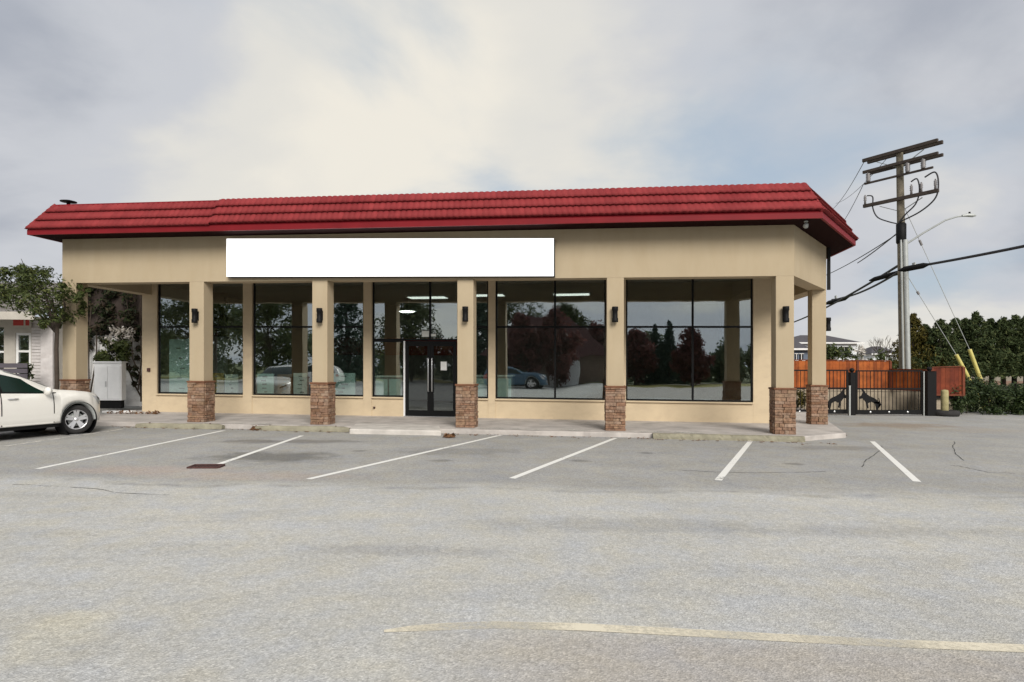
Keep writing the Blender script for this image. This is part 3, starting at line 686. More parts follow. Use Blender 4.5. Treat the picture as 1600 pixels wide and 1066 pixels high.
mb.prism(poly, H1 + .062, H1 + .09); mb.build('soffit', 'soffit', shop)
roof = MB(); deck = MB()
top_poly = inset(ev_out, RUN)
mb = MB(); mb.prism([tuple(p) for p in inset(ev_out, RUN + .02)], ZT - .10, ZT - .03); mb.build('roof_deck', 'shingle', shop)
NC = 3; rib = 0.155
def tiles(mb, i, t0=0.0, t1=1.0, lift=0.0, vary=0):
    """one mansard face: courses of ribbed tiles, each course lapping over the one below"""
    e0, e1 = ev_out[i], ev_out[i + 1]
    tp = top_poly[i], top_poly[i + 1]
    ed = (e1 - e0); Lf = ed.length; ed = ed.normalized(); nrm = Vector((ed.y, -ed.x))
    slope = Vector((nrm.x * RUN, nrm.y * RUN, (ZT - ZF))).normalized()
    for c in range(NC):
        f0, f1 = c / NC, (c + 1) / NC + (0.03 if c < NC - 1 else 0)
        rows = []
        for f, up in ((f0 + .035, -.035), (f0 - .012, .068), ((f0 + f1) / 2, .036), (f1, .004)):
            a = e0.lerp(tp[0], f); b = e1.lerp(tp[1], f); z = ZF + (ZT - ZF) * f
            s0, s1 = (a - e0).dot(ed), (b - e0).dot(ed); row = []
            lo, hi = max(s0, t0 * Lf) if t0 > 0 else s0, min(s1, t1 * Lf) if t1 < 1 else s1
            ns = int(Lf * (t1 - t0) / rib * 6)
            for k in range(ns + 1):
                s = lo + (hi - lo) * k / ns; ph = (s / rib) % 1.0
                bump = .034 * abs(math.sin(math.pi * ph)) ** 0.6
                off = up + bump
                inn = a - ed * s0
                base = e0 + (a - e0 - ed * s0) + ed * s
                nn = Vector((nrm.x * (ZT - ZF), nrm.y * (ZT - ZF), RUN)).normalized()
                row.append((base.x + nn.x * off, base.y + nn.y * off, z + nn.z * off + lift))
            rows.append(row)
        mb.grid(rows, True)
tS = (U(340, -.4) - ev_out[1].x) / (ev_out[2] - ev_out[1]).length
tiles(roof, 0); tiles(roof, 1, 0, tS, 0); tiles(roof, 1, tS, 1, .045); tiles(roof, 2, 0, 1, .02); tiles(roof, 3)
ro = roof.build('roof', 'roof_tile', shop)
mb = MB()
for i in range(4):                    # solid backing under the tiles
    p, q, a, b = ev_out[i], ev_out[i + 1], top_poly[i + 1], top_poly[i]
    mb.add([(p.x, p.y, ZF - .002), (q.x, q.y, ZF - .002), (a.x, a.y, ZT - .012), (b.x, b.y, ZT - .012)], [(0, 1, 2, 3)])
mb.build('roof_backing', 'red_fascia', ro)
for i in (1, 2, 3):                   # hip caps
    mb = MB(); p, q = Vector((*ev_out[i], ZF + .04)), Vector((*top_poly[i], ZT + .03)); n = 7
    for k in range(n):
        a = p.lerp(q, k / n); b = p.lerp(q, (k + 1.25) / n if k < n - 1 else 1); mb.tube([a, b], [.062, .048], 8)
    mb.build('hip_cap', 'roof_tile', ro)
mb = MB()
for i in range(4):
    a, b = Vector((*top_poly[i], ZT)), Vector((*top_poly[i + 1], ZT)); mb.bar(a, b, .09, .05)
    mb.add([], [])
mb.build('ridge_trim', 'red_fascia', ro)
# roof vent
vu = U(107, .3); zz = ZT + .16
mb = MB(); mb.lathe([(.05, zz - .3), (.05, zz + .10), (.09, zz + .10)], (vu, .3, 0), 10); mb.lathe([(.0, zz + .15), (.10, zz + .15), (.22, zz + .12), (.22, zz + .10), (.02, zz + .09)], (vu, .3, 0), 14)
mb.build('roof_vent', 'black', shop)
# downpipe on the outer corner
du, dv = CE[0] + .05, CE[1] + .05
mb = MB(); mb.box(du, du + .075, dv - .04, dv + .04, 4.0, H1 + .04); mb.build('downpipe', 'black', shop)

# floodlight under the eave
fu, fv = U(1260, -.45), -.42; p = xy(fu, fv)
t = thing('floodlight', (p.x, p.y, H1 + .062), ROT, 'small grey floodlight under the red eave corner', 'lamp')
mb = MB(); mb.lathe([(.0, 0), (.05, 0), (.05, -.03), (.015, -.03), (.015, -.07)], n=12); mb.build('mount', 'grey_metal', t)
mb = MB(); mb.lathe([(.0, .05), (.03, .05), (.05, .02), (.065, -.06), (.06, -.065), (0, -.06)], n=14, mtx=Matrix.Translation((0, -.02, -.10)) @ Matrix.Rotation(R(65), 4, 'X')); mb.build('head', 'grey_metal', t)
# sign box
s0, s1 = U(354, -.16), U(866, -.16)
c = xy((s0 + s1) / 2, -.02); L = (s1 - s0) / 2
yl, yr = xy(s0, -.16).y, xy(s1, -.16).y
zl0, zl1, zr0, zr1 = Zat(354, 432.5, yl), Zat(354, 373, yl), Zat(866, 431.5, yr), Zat(866, 372.5, yr)
t = sh(thing('sign_box', (c.x, c.y, 0), ROT, 'long blank white sign box on the stucco front', 'sign'))
def signbox(x0, x1, y0, y1, e):
    mb = MB(); zz = lambda x, a, b: a + (b - a) * (x + L) / (2 * L)
    mb.add([(x0, y0, zz(x0, zl0, zr0) - e), (x1, y0, zz(x1, zl0, zr0) - e), (x1, y1, zz(x1, zl0, zr0) - e), (x0, y1, zz(x0, zl0, zr0) - e), (x0, y0, zz(x0, zl1, zr1) - e), (x1, y0, zz(x1, zl1, zr1) - e), (x1, y1, zz(x1, zl1, zr1) - e), (x0, y1, zz(x0, zl1, zr1) - e)],
           [(0, 3, 2, 1), (4, 5, 6, 7), (0, 1, 5, 4), (1, 2, 6, 5), (2, 3, 7, 6), (3, 0, 4, 7)]); return mb
signbox(-L + .02, L + .012, -.12, .018, .016).build('cabinet', 'black', t)
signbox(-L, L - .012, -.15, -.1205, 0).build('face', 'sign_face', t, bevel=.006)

# wall lamps
def wall_lamp(loc, rz, lb, first=[None]):
    if first[0] is None:
        t = thing('wall_lamp', (0, 0, 0), 0, lb, 'wall lamp', 'black wall lamps on the pillars'); first[0] = t
        mb = MB(); mb.box(-.055, .055, -.022, -.001, -.13, .13); mb.build('back_plate', 'black', t, bevel=.006)
        mb = MB(); mb.tube([(0, -.02, 0), (0, -.07, 0)], .022, 8); mb.build('arm', 'black', t)
        mb = MB(); mb.lathe([(.0, -.19), (.06, -.19), (.075, -.20), (.08, -.19), (.08, -.10), (.068, -.09), (.068, .09), (.08, .10), (.08, .19), (.075, .20), (.06, .19), (0, .18)], (0, -.12, 0), 20); mb.build('shade', 'black', t)
        mb = MB(); mb.lathe([(.0, .1815), (.058, .1815)], (0, -.12, 0), 16); mb.build('lens', 'lamp_lens', t)
    else: t = copy_tree(first[0])
    t.location = loc; t.rotation_euler = (0, 0, rz); tag(t, lb); return t
LL = ['black wall lamp on the pillar nearest the white car', 'black wall lamp on the second stone footed pillar from the car', 'black wall lamp on the pillar beside the double doors',
      'black wall lamp on the pillar between the two widest windows', 'black wall lamp on the pillar at the angled corner']
for i in range(5):
    a, b = PU[i + 1]; px = (304, 499, 727, 961, 1228)[i]; p = xy(U(px, -.12), 0.0); z = Zat(px, (494, 493.5, 491.5, 492, 492)[i], p.y)
    wall_lamp((p.x, p.y, z), ROT, LL[i])
p = xy(c6[0] + .40, c6[1] + .2); wall_lamp((p.x, p.y, 2.98), ROT + R(90), 'black wall lamp seen side on behind the last slim pillar')

# things inside and on the shop
def inside_board(px0, px1, py0, py1, v, mt, name, lb, cat, group=None, foot=False):
    u0, u1 = U(px0, v), U(px1, v); c = xy((u0 + u1) / 2, v); zz0, zz1 = Zat((px0 + px1) / 2, py1, c.y), Zat((px0 + px1) / 2, py0, c.y)
    t = thing(name, (c.x, c.y, 0), ROT, lb, cat, group); w = (u1 - u0) / 2
    mb = MB(); mb.box(-w, w, -.03, .03, zz0, zz1); mb.build('board', mt, t, bevel=.008)
    for x in (-w * .8, w * .8): mb = MB(); mb.box(x - .02, x + .02, -.02, .25, 0.014, zz0); mb.box(x - .02, x + .02, .032, .06, zz0 - .01, zz1 - .05); mb.build('stand', 'steel', t)
    rng = random.Random(int(px0))
    for k in range(5):
        z = zz0 + (zz1 - zz0) * (k + .6) / 5.6; x = rng.uniform(-w * .6, 0); mb = MB(); mb.box(x, x + w * rng.uniform(.3, .7), -.034, -.0305, z, z + .02 + .04 * rng.random()); mb.build('print', 'ink', t)
    return t
BG = 'display boards inside the shop windows'
inside_board(265, 300, 530, 617, 3.55, 'panel_teal', 'display_board', 'tall pale teal board inside the leftmost window', 'display board', BG)
inside_board(333, 350, 583, 616, 3.6, 'panel_ochre', 'display_board', 'ochre board just right of the first stone pillar', 'display board', BG)
inside_board(352, 372, 585, 617, 3.5, 'panel_white', 'display_board', 'small white board beside the ochre one in the window', 'display board', BG)
inside_board(402, 428, 584, 617, 3.55, 'panel_teal', 'display_board', 'low pale board at the left of the second window', 'display board', BG)
inside_board(434, 457, 585, 618, 3.6, 'panel_brown', 'display_board', 'brown patterned board in the middle of the second window', 'display board', BG)
inside_board(459, 480, 583, 618, 3.52, 'panel_white', 'display_board', 'white board at the right of the second window', 'display board', BG)
inside_board(522, 555, 583, 618, 3.55, 'panel_teal', 'display_board', 'pale green board right of the second stone pillar', 'display board', BG)
def counter(px0, px1, v, h, lb):
    u0, u1 = U(px0, v), U(px1, v); c = xy((u0 + u1) / 2, v); w = (u1 - u0) / 2
    t = thing('counter', (c.x, c.y, 0), ROT, lb, 'counter'); mb = MB(); mb.box(-w, w, 0, .6, .014, h); mb.build('carcass', 'inside_floor', t)
    mb = MB(); mb.box(-w - .03, w + .03, -.04, .64, h + .001, h + .05); mb.build('worktop', 'panel_white', t, bevel=.01)
    mb = MB(); k = max(2, int(w * 2 / .9))
    for i in range(k): mb.box(-w + .03 + i * 2 * w / k, -w - .03 + (i + 1) * 2 * w / k, -.015, -.001, .1, h - .06)
    mb.build('front_panel', 'panel_teal', t)
counter(586, 628, 3.75, 1.25, 'pale counter behind the pane beside the doors')
counter(738, 800, 3.9, 1.3, 'pale counter seen behind the narrow window')
def ceil_light(px, py, Y, w, d, mt, lb):
    p = W(px, py, Y); t = thing('ceiling_light', (p.x, p.y, 4.395), ROT, lb, 'light', 'lights on the shop ceiling')
    mb = MB(); mb.box(-w, w, -d, d, -.05, 0); mb.build('frame', 'white_metal', t); mb = MB(); mb.box(-w * .94, w * .94, -d * .9, d * .9, -.06, -.051); mb.build('diffuser', mt, t)
ceil_light(668, 471, 25.5, .8, .4, 'lamp_dim', 'dim ceiling light seen above the double doors')
ceil_light(760, 466, 24.5, .7, .35, 'lamp_dim', 'dim ceiling light left in the wide window by the doors')
ceil_light(893, 457, 24.0, .7, .35, 'lamp_dim', 'dim ceiling light right in the wide window by the doors')
p = W(636, 486, 24.5); t = thing('pendant_lamp', (p.x, p.y, p.z), ROT, 'bright round pendant lamp glowing behind the transom', 'lamp')
mb = MB(); mb.tube([(0, 0, .05), (0, 0, 4.39 - p.z)], .012, 6); mb.build('cord', 'black', t)
mb = MB(); mb.lathe([(.0, .06), (.16, .05), (.34, .0), (.33, -.02), (.0, -.02)], n=20); mb.build('shade', 'white_metal', t)
mb = MB(); mb.lathe([(.0, -.05), (.26, -.035), (.30, -.021), (0, -.021)], n=20); mb.build('diffuser', 'lamp_on', t)
# notice on the right door leaf, and the pale decals over the door
pu = U(693, VG + .05); c = xy(pu, VG + .08); zz = Zat(693, 572, c.y)
mb = MB(); mb.box(-.10, .10, -.004, 0, -.14, .14); n_ = tag(mb.build('notice', 'paper', loc=(c.x, c.y, zz)), 'white paper notice taped to the right door leaf', 'notice'); n_.rotation_euler.z = ROT
c = xy(U(667, VG + .09), VG + .092)
t = thing('decal', (c.x, c.y, Zat(667, 522, c.y)), ROT, 'pale worn decal on the glass above the doors', 'decal')
mb = MB(); mb.box(-.17, .12, -.003, 0, -.09, .10); mb.build('patch', 'panel_white', t); mb = MB(); mb.box(.125, .30, -.003, 0, -.08, .0); mb.build('patch', 'panel_white', t)

# ------------------------------------------------------------------ white crossover car
def interp(tab, x):
    if x <= tab[0][0]: return tab[0][1]
    for (a, p), (b, q) in zip(tab, tab[1:]):
        if x <= b:
            t = (x - a) / (b - a); return p + (q - p) * t
    return tab[-1][1]
ZT_ = [(-3.80, .92), (-3.76, 1.05), (-3.70, 1.22), (-3.52, 1.48), (-3.3, 1.60), (-3.0, 1.66), (-2.5, 1.70), (-1.95, 1.70), (-1.6, 1.655), (-1.25, 1.53), (-.95, 1.385), (-.55, 1.165), (-.42, 1.125), (0, 1.09), (.35, 1.04), (.6, .98), (.76, .90), (.85, .78), (.89, .62)]
ZB_ = [(-3.80, .86), (-3.7, 1.02), (-3.5, 1.10), (-3.0, 1.12), (-2, 1.09), (-1, 1.045), (-.5, 1.035), (0, 1.02), (.35, .985), (.6, .93), (.76, .85), (.85, .73), (.89, .56)]
WW = [(-3.80, .70), (-3.7, .82), (-3.3, .91), (-2.5, .945), (-1, .95), (0, .95), (.3, .93), (.55, .86), (.72, .74), (.83, .60), (.89, .48)]
WR = .36; WZ = .36; AR = .425; AX = (0.0, -2.82)
def zbot(x):
    z = interp([(-3.8, .42), (-3.4, .33), (-3, .30), (0.3, .30), (.6, .27), (.89, .30)], x)
    for a in AX:
        d = abs(x - a)
        if d < AR: z = max(z, WZ + math.sqrt(AR * AR - d * d))
    return z
def ring(x):
    w = interp(WW, x); zb = zbot(x); zl = interp(ZB_, x); zt = max(interp(ZT_, x), zl + .01); h = zt - zl
    lo = lambda f: zb + (zl - zb) * f
    re = w - .055 - .40 * h - .07 * min(1, h / .2)
    return [(w - .10, zb), (w - .012, zb + .012), (w, lo(.38)), (w - .004, lo(.62)), (w - .022, lo(.84)), (w - .06, zl),
            (re, zl + h * .86), (re * .86, zl + h * .965), (re * .45, zt), (0, zt + .012)]
def surf(x, r):               # point on the right hand side of the body
    rg = ring(x); i = min(int(r), len(rg) - 2); f = r - i
    a, b = rg[i], rg[i + 1]; return Vector((x, -(a[0] + (b[0] - a[0]) * f), a[1] + (b[1] - a[1]) * f))
def snorm(x, r):
    e = .01; a = surf(x + e, r) - surf(x - e, r); b = surf(x, min(r + e, 8.99)) - surf(x, r - e if r > e else 0)
    n = b.cross(a)
    if n.length < 1e-9: return Vector((0, -1, 0))
    n.normalize(); p = surf(x, r)
    return n if n.y * -1 + n.z * .3 > 0 else -n
def patch(mb, x0, x1, r0, r1, off, side=-1, nx=10, nr=5, x0f=None, x1f=None):
    rows = []
    for i in range(nx + 1):
        row = []
        for j in range(nr + 1):
            r = r0 + (r1 - r0) * j / nr
            a = x0f(r) if x0f else x0; b = x1f(r) if x1f else x1
            x = a + (b - a) * i / nx
            p = surf(x, r) + snorm(x, r) * off; row.append((p.x, p.y if side < 0 else -p.y, p.z))
        rows.append(row)
    mb.grid(rows)
def make_car(loc, rz, label, paint, steer=0.0, name='parked_car'):
    t = thing(name, loc, rz, label, 'car')
    xs = sorted(set([round(-3.80 + 4.69 * i / 62, 4) for i in range(63)] + [a + s * AR * math.cos(k * math.pi / 16) for a in AX for s in (1,) for k in range(17)] + [a + q for a in AX for q in (-AR - .004, AR + .004)]))
    rows = []
    for x in xs:
        rg = ring(x); rows.append([(x, -y, z) for y, z in rg] + [(x, y, z) for y, z in rg[-2::-1]])
    mb = MB(); mb.grid(rows); mb.add(rows[0], [tuple(range(len(rows[0])))]); mb.add(rows[-1], [tuple(range(len(rows[-1]) - 1, -1, -1))])
    mb.build('body', paint, t)
    mb = MB(); mb.box(-3.6, .50, -.76, .76, .24, .42); mb.box(-2.30, -.52, -.82, .82, .42, .9); mb.build('underbody', 'black', t)
    for s in (-1, 1):
        for x0, x1 in ((-.62, -1.74), (-1.78, -2.72)):
            d = MB(); patch(d, x1, x0, 1.05, 5.0, .007, s, 12, 10); dd = d.build('door', paint, t)
            h = MB(); xm = x1 + .22; p = surf(xm, 4.0); yy = (p.y - .030) * (1 if s < 0 else -1)
            h.tube([(xm - .11, yy + (.02 if s < 0 else -.02), p.z), (xm - .08, yy, p.z), (xm + .08, yy, p.z), (xm + .11, yy + (.02 if s < 0 else -.02), p.z)], .014, 6); h.build('handle', 'chrome', dd)
        for x in (-.602, -1.76, -2.74): sm = MB(); patch(sm, x - .010, x + .010, 1.1, 5.0, .004, s, 1, 8); sm.build('door_seam', 'black', t)
        cl = MB(); patch(cl, -2.36, -.46, 0.9, 1.9, .010, s, 16, 3); cl.build('sill_trim', 'car_white' if paint == 'car_white' else paint, t)
        c2 = MB(); c2.box(-2.40, -.44, -.90 if s < 0 else .80, -.80 if s < 0 else .90, .22, .30); c2.build('rocker', 'black', t)
        for a in AX:
            lip = MB()
            for k in range(18):
                q0, q1 = math.pi * (k / 18 * 1.04 - .02), math.pi * ((k + 1) / 18 * 1.04 - .02)
                w = .955
                def P_(q, r_, y): return (a + r_ * math.cos(q), y * (1 if s > 0 else -1), WZ + r_ * math.sin(q))
                lip.add([P_(q0, AR - .03, w - .12), P_(q1, AR - .03, w - .12), P_(q1, AR - .012, w), P_(q0, AR - .012, w), P_(q0, AR + .03, w - .002), P_(q1, AR + .03, w - .002)], [(0, 1, 2, 3), (3, 2, 5, 4)], True)
            lip.build('arch_trim', 'grey_metal', t)
        for a in AX:
            well = MB(); well.lathe([(AR + .02, -.22), (AR + .02, .10), (.0, .10)], n=28, mtx=Matrix.Translation((a, s * .78, WZ)) @ Matrix.Rotation(R(90 * s), 4, 'X'))
            well.build('wheel_well', 'black', t)
        xf = lambda r: -.66 - (r - 5.0) * .62
        gl = MB(); patch(gl, 0, 0, 5.06, 5.86, .008, s, 10, 6, lambda r: -1.70, xf); gl.build('side_window', 'car_glass', t)
        gl = MB(); patch(gl, -2.66, -1.78, 5.06, 5.86, .008, s, 8, 6); gl.build('side_window', 'car_glass', t)
        gl = MB(); patch(gl, 0, 0, 5.10, 5.82, .008, s, 8, 6, lambda r: -3.34 + (r - 5) * .10, lambda r: -2.74)
        gl.build('side_window', 'car_glass', t)
        tr = MB(); patch(tr, -3.36, -.56, 4.99, 5.06, .010, s, 30, 1); patch(tr, -1.78, -1.70, 5.06, 5.86, .009, s, 2, 6); patch(tr, -2.74, -2.66, 5.06, 5.86, .009, s, 2, 6)
        patch(tr, -.68, -.52, 5.02, 5.16, .011, s, 3, 3); tr.build('window_trim', 'black', t)
        hl = MB(); patch(hl, .42, .76, 3.3, 4.75, .010, s, 8, 6, lambda r: .60 - (r - 3.3) * .13); hh = hl.build('headlight', 'lamp_lens', t); bz = MB(); patch(bz, .60, .80, 4.35, 4.85, .014, s, 5, 3); bz.build('bezel', 'black', hh)
        tl = MB(); patch(tl, -3.74, -3.45, 3.2, 4.9, .010, s, 6, 6); tl.build('tail_light', 'sign_red', t)
        m_ = MB(); yy = -1.02 if s < 0 else 1.02
        m_.lathe([(0, -.10), (.07, -.09), (.095, -.03), (.10, .03), (.08, .08), (0, .10)], n=14, mtx=Matrix.Translation((-.80, yy, 1.10)) @ Matrix.Rotation(R(90), 4, 'X') @ Matrix.Scale(.72, 4, (1, 0, 0)))
        m_.tube([(-.78, yy * .86, 1.05), (-.80, yy * .97, 1.07)], .03, 6); m_.build('mirror', paint, t)
        for a in AX:
            st = steer if a == 0 else 0
            wt = bpy.data.objects.new('wheel', None); col.objects.link(wt); wt.parent = t; wt.location = (a, s * .84, WZ); wt.rotation_euler = (0, 0, st + (math.pi if s > 0 else 0))
            o = MB(); prof = [(.245, -.10), (.30, -.115), (.345, -.10), (.36, -.06), (.36, .06), (.345, .10), (.30, .115), (.245, .10), (.245, -.10)]
            o.lathe(prof, n=40, axis='y'); o.build('tyre', 'rubber', wt)
            o = MB(); o.lathe([(.25, -.085), (.242, -.092), (.225, -.075), (.215, -.02), (.215, .08)], n=40, axis='y')
            o.lathe([(.0, -.075), (.045, -.075), (.055, -.06), (.055, -.03)], n=16, axis='y')
            for k in range(5):
                for dq in (-.17, .17):
                    q = 2 * math.pi * k / 5 + math.pi / 2; d0 = Vector((math.cos(q + dq * 1.2), 0, math.sin(q + dq * 1.2))); d1 = Vector((math.cos(q + dq), 0, math.sin(q + dq)))
                    o.bar(d0 * .04 + Vector((0, -.055, 0)), d1 * .225 + Vector((0, -.068, 0)), .058, .03, Vector((0, 1, 0)))
            o.build('rim', 'chrome', wt)
            o = MB(); o.lathe([(0, -.005), (.17, -.005), (.17, .02)], n=24, axis='y'); o.build('brake_disc', 'grey_metal', wt)
            o = MB(); o.lathe([(0, .03), (.214, .03)], n=24, axis='y'); o.build('wheel_back', 'black', wt)
    ws = MB(); rows = []
    for i in range(9):
        x = -.62 - (1.50 - .62) * i / 8; hw = ring(x)[6][0] * .97; row = []
        for j in range(11):
            y = -hw + 2 * hw * j / 10; rg = ring(x); f = abs(y)
            pts = [(q[0], q[1]) for q in rg[6:]][::-1]
            row.append((x + .006, y, interp(pts, f) + .012))
        rows.append(row)
    ws.grid(rows); ws.build('windscreen', 'car_glass', t)
    gr = MB()
    for k in range(4): gr.bar((.90 - .004 * k, -.36, .62 - .05 * k), (.90 - .004 * k, .36, .62 - .05 * k), .03, .022)
    gr.build('grille', 'chrome', t)
    return t
cw = ground(123, 678.5)
hd = math.atan2(.93, .37) ; hd = R(70)
fwd = Vector((math.cos(hd), math.sin(hd))); rgt = Vector((fwd.y, -fwd.x))
orig = cw.xy - rgt * .95
make_car((orig.x, orig.y, LOT), hd, 'white crossover car parked nose in at the left of the shop', 'car_white', R(-22))

# ------------------------------------------------------------------ neighbour shop, wall, tree and creeper on the left
YN = 24.0
nx1 = Xat(85, YN); nx0 = nx1 - 13
nb = sh(thing('neighbour_shop', (nx1, YN, 0), 0, 'low white neighbouring shop with grey shingle roof and red sign', 'building'))
def loc_x(px, Y=YN): return Xat(px, Y) - nx1
EZ = Zat(20, 494, YN - 1)
def wallseg(mb, a, b, z0, z1, y0=0, y1=.25): mb.box(a, b, y0, y1, z0, z1)
mb = MB(); x_d0, x_d1 = loc_x(24), loc_x(48)
wallseg(mb, -13, loc_x(-12), 0, EZ); wallseg(mb, loc_x(-12), x_d0, EZ - .35, EZ); wallseg(mb, loc_x(6), x_d0, 0, EZ - .352); wallseg(mb, x_d0, x_d1, 2.75, EZ)
wallseg(mb, loc_x(-12), loc_x(6), 0, .9); wallseg(mb, x_d1, loc_x(66), 0, EZ)
mb.box(-.25, 0, .252, 9, 0, EZ); mb.build('wall', 'siding', nb)
mb = MB()
for k in range(26): mb.box(x_d1 + .05, loc_x(66) - .01, -.03, -.002, .1 + k * .12, .2 + k * .12)
mb.build('brick_panel', 'white_brick', nb)
mb = MB(); mb.box(loc_x(66), 0, -.10, .251, 0, EZ); mb.build('corner_pier', 'white_brick', nb, bevel=.02)
mb = MB(); mb.box(loc_x(-12), loc_x(6), .1, .13, .9, EZ - .35); mb.build('window', 'glass', nb)
mb = MB(); mb.box(loc_x(-12), loc_x(6), .05, .16, 2.0, 2.07); mb.build('window_bar', 'white_paint', nb)
mb = MB(); mb.box(x_d0, x_d0 + .09, .03, .13, 0, 2.75); mb.box(x_d1 - .09, x_d1, .03, .13, 0, 2.75); mb.box(x_d0 + .09, x_d1 - .09, .03, .13, 2.66, 2.75); mb.box(x_d0 + .09, x_d1 - .09, .03, .13, 2.02, 2.10)
dr = mb.build('door', 'white_paint', nb)
mb = MB(); mb.box(x_d0 + .09, x_d1 - .09, .07, .085, 0.05, 2.02); mb.box(x_d0 + .09, x_d1 - .09, .07, .085, 2.10, 2.66); mb.build('pane', 'glass', dr)
mb = MB(); mb.box(-13, -.3, 5, 5.2, 0, EZ); mb.build('inner_wall', 'brown_wall', nb)
# shed roof with a shingle slope and pale fascia
rt = Zat(20, 441, YN + 3.5)
mb = MB(); mb.add([(-13.4, -1.2, EZ + .12), (.15, -1.2, EZ + .12), (.15, 3.6, rt), (-13.4, 3.6, rt), (-13.4, -1.2, EZ), (.15, -1.2, EZ), (.15, 3.6, rt - .12), (-13.4, 3.6, rt - .12)],
                  [(0, 1, 2, 3), (4, 7, 6, 5), (1, 5, 6, 2), (2, 6, 7, 3), (3, 7, 4, 0)]); rf = mb.build('roof', 'shingle', nb)
mb = MB()
for k in range(10):
    y = -1.2 + 4.8 * k / 10; z = EZ + .12 + (rt - EZ - .12) * k / 10; mb.bar((-13.4, y, z + .012), (.15, y, z + .012), .02, .03)
mb.build('shingle_courses', 'shingle', rf)
mb = MB(); mb.box(-13.4, .16, -1.26, -1.202, EZ - .14, EZ + .14); mb.build('fascia_board', 'siding', nb)
mb = MB(); mb.box(-13.4, .14, -1.2, 0, EZ - .06, EZ - .02); mb.build('soffit', 'siding', nb)
# red and pale sign over the neighbour's door
c = W(35, 504, YN - .05)
t = thing('shop_sign', (c.x, c.y - .02, c.z), 0, 'small red and pale sign over the neighbouring shop door', 'sign')
mb = MB(); mb.box(-.38, .38, -.05, 0, -.2, .2); mb.build('board', 'siding', t)
mb = MB(); mb.box(-.29, .10, -.056, -.0505, -.12, .13); mb.box(.17, .31, -.056, -.0505, -.12, .13); mb.build('panel', 'sign_red', t)
# dark bin by the door, blue box
c = ground(6, 624, 0); 
t = thing('bench', (Xat(10, 22.6), 22.6, 0), 0, 'dark slatted bench back outside the neighbouring shop', 'bench')
mb = MB()
for k in range(6): mb.box(-.75, .75, -.02, .02, .5 + k * .19, .66 + k * .19)
mb.build('backrest', 'patio_grey', t); mb = MB()
for k in range(4): mb.box(-.75, .75, -.5 + k * .115, -.41 + k * .115, .43, .47)
mb.build('seat', 'patio_grey', t)
for x in (-.68, .68):
    mb = MB(); mb.box(x - .03, x + .03, .022, .07, 0, 1.6); mb.box(x - .03, x + .03, -.48, .021, .36, .425); mb.box(x - .03, x + .03, -.5, -.45, 0, .36); mb.build('leg', 'black', t)
t = thing('blue_crate', (Xat(36, 22.9), 22.9, 0), 0, 'blue plastic tub standing at the neighbouring shop door', 'tub')
mb = MB(); mb.lathe([(0, .01), (.24, .01), (.30, .8), (.33, .8), (.33, .85), (.29, .85), (.25, .1), (0, .1)], n=20); mb.build('tub', mat('blue_plastic', (.05, .09, .22), .5, .1, 3, .05), t)
mb = MB(); leaf_cloud(mb, random.Random(3), [(Vector((0, 0, 1.1)), .3), (Vector((.1, 0, 1.45)), .22)], 70, 1, .16, .4); mb.build('plant', 'leaf', t)
# white wall joining the two shops
YW = 24.6
wl0 = Xat(86, YW)
uu = xy(gp(222), VG + 1.2)
t = sh(thing('side_wall', (wl0, YW, 0), 0, 'white painted wall between the two shops', 'wall'))
mb = MB(); mb.box(0.15, 6.5, 0, .3, 0, 2.7); mb.build('lower_wall', 'white_wall', t)
mb = MB(); mb.box(1.0, 6.5, .02, .28, 2.701, 5.1); mb.build('upper_wall', 'shaded_wall', t)
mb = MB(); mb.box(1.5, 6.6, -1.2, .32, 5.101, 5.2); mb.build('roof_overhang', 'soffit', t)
# utility cabinet
YC = 23.2
c = W(169, 640, YC); w0, w1 = Xat(147, YC), Xat(190, YC); z1 = Zat(169, 567, YC); z0 = Zat(169, 626, YC)
t = thing('utility_cabinet', ((w0 + w1) / 2, YC, 0), 0, 'white metal utility cabinet before the white side wall', 'cabinet'); hw = (w1 - w0) / 2
mb = MB(); mb.box(-hw, hw, 0, .28, z0, z1); mb.build('case', 'white_metal', t, bevel=.015)
mb = MB(); mb.box(-hw + .05, -.005, -.02, -.001, z0 + .06, z1 - .12); mb.box(.005, hw - .05, -.02, -.001, z0 + .06, z1 - .12); d = mb.build('door', 'white_metal', t, bevel=.006)
mb = MB(); mb.box(-.07, -.04, -.045, -.021, z0 + .5, z0 + .7); mb.build('handle', 'steel', d)
mb = MB(); mb.box(-hw - .03, hw + .03, -.05, .31, z1 + .001, z1 + .05); mb.build('lid', 'white_metal', t)
mb = MB(); mb.box(-hw + .05, hw - .05, .05, .25, 0, z0 - .001); mb.build('plinth', 'black', t)
mb = MB(); mb.box(-.5, .5, -.12, .12, 0.003, .07); p = ground(186, 645, 0)
tag(mb.build('white_plank', 'white_paint', loc=(p.x, p.y, 0), bevel=.01), 'short white plank lying on the ground by the cabinet', 'plank')
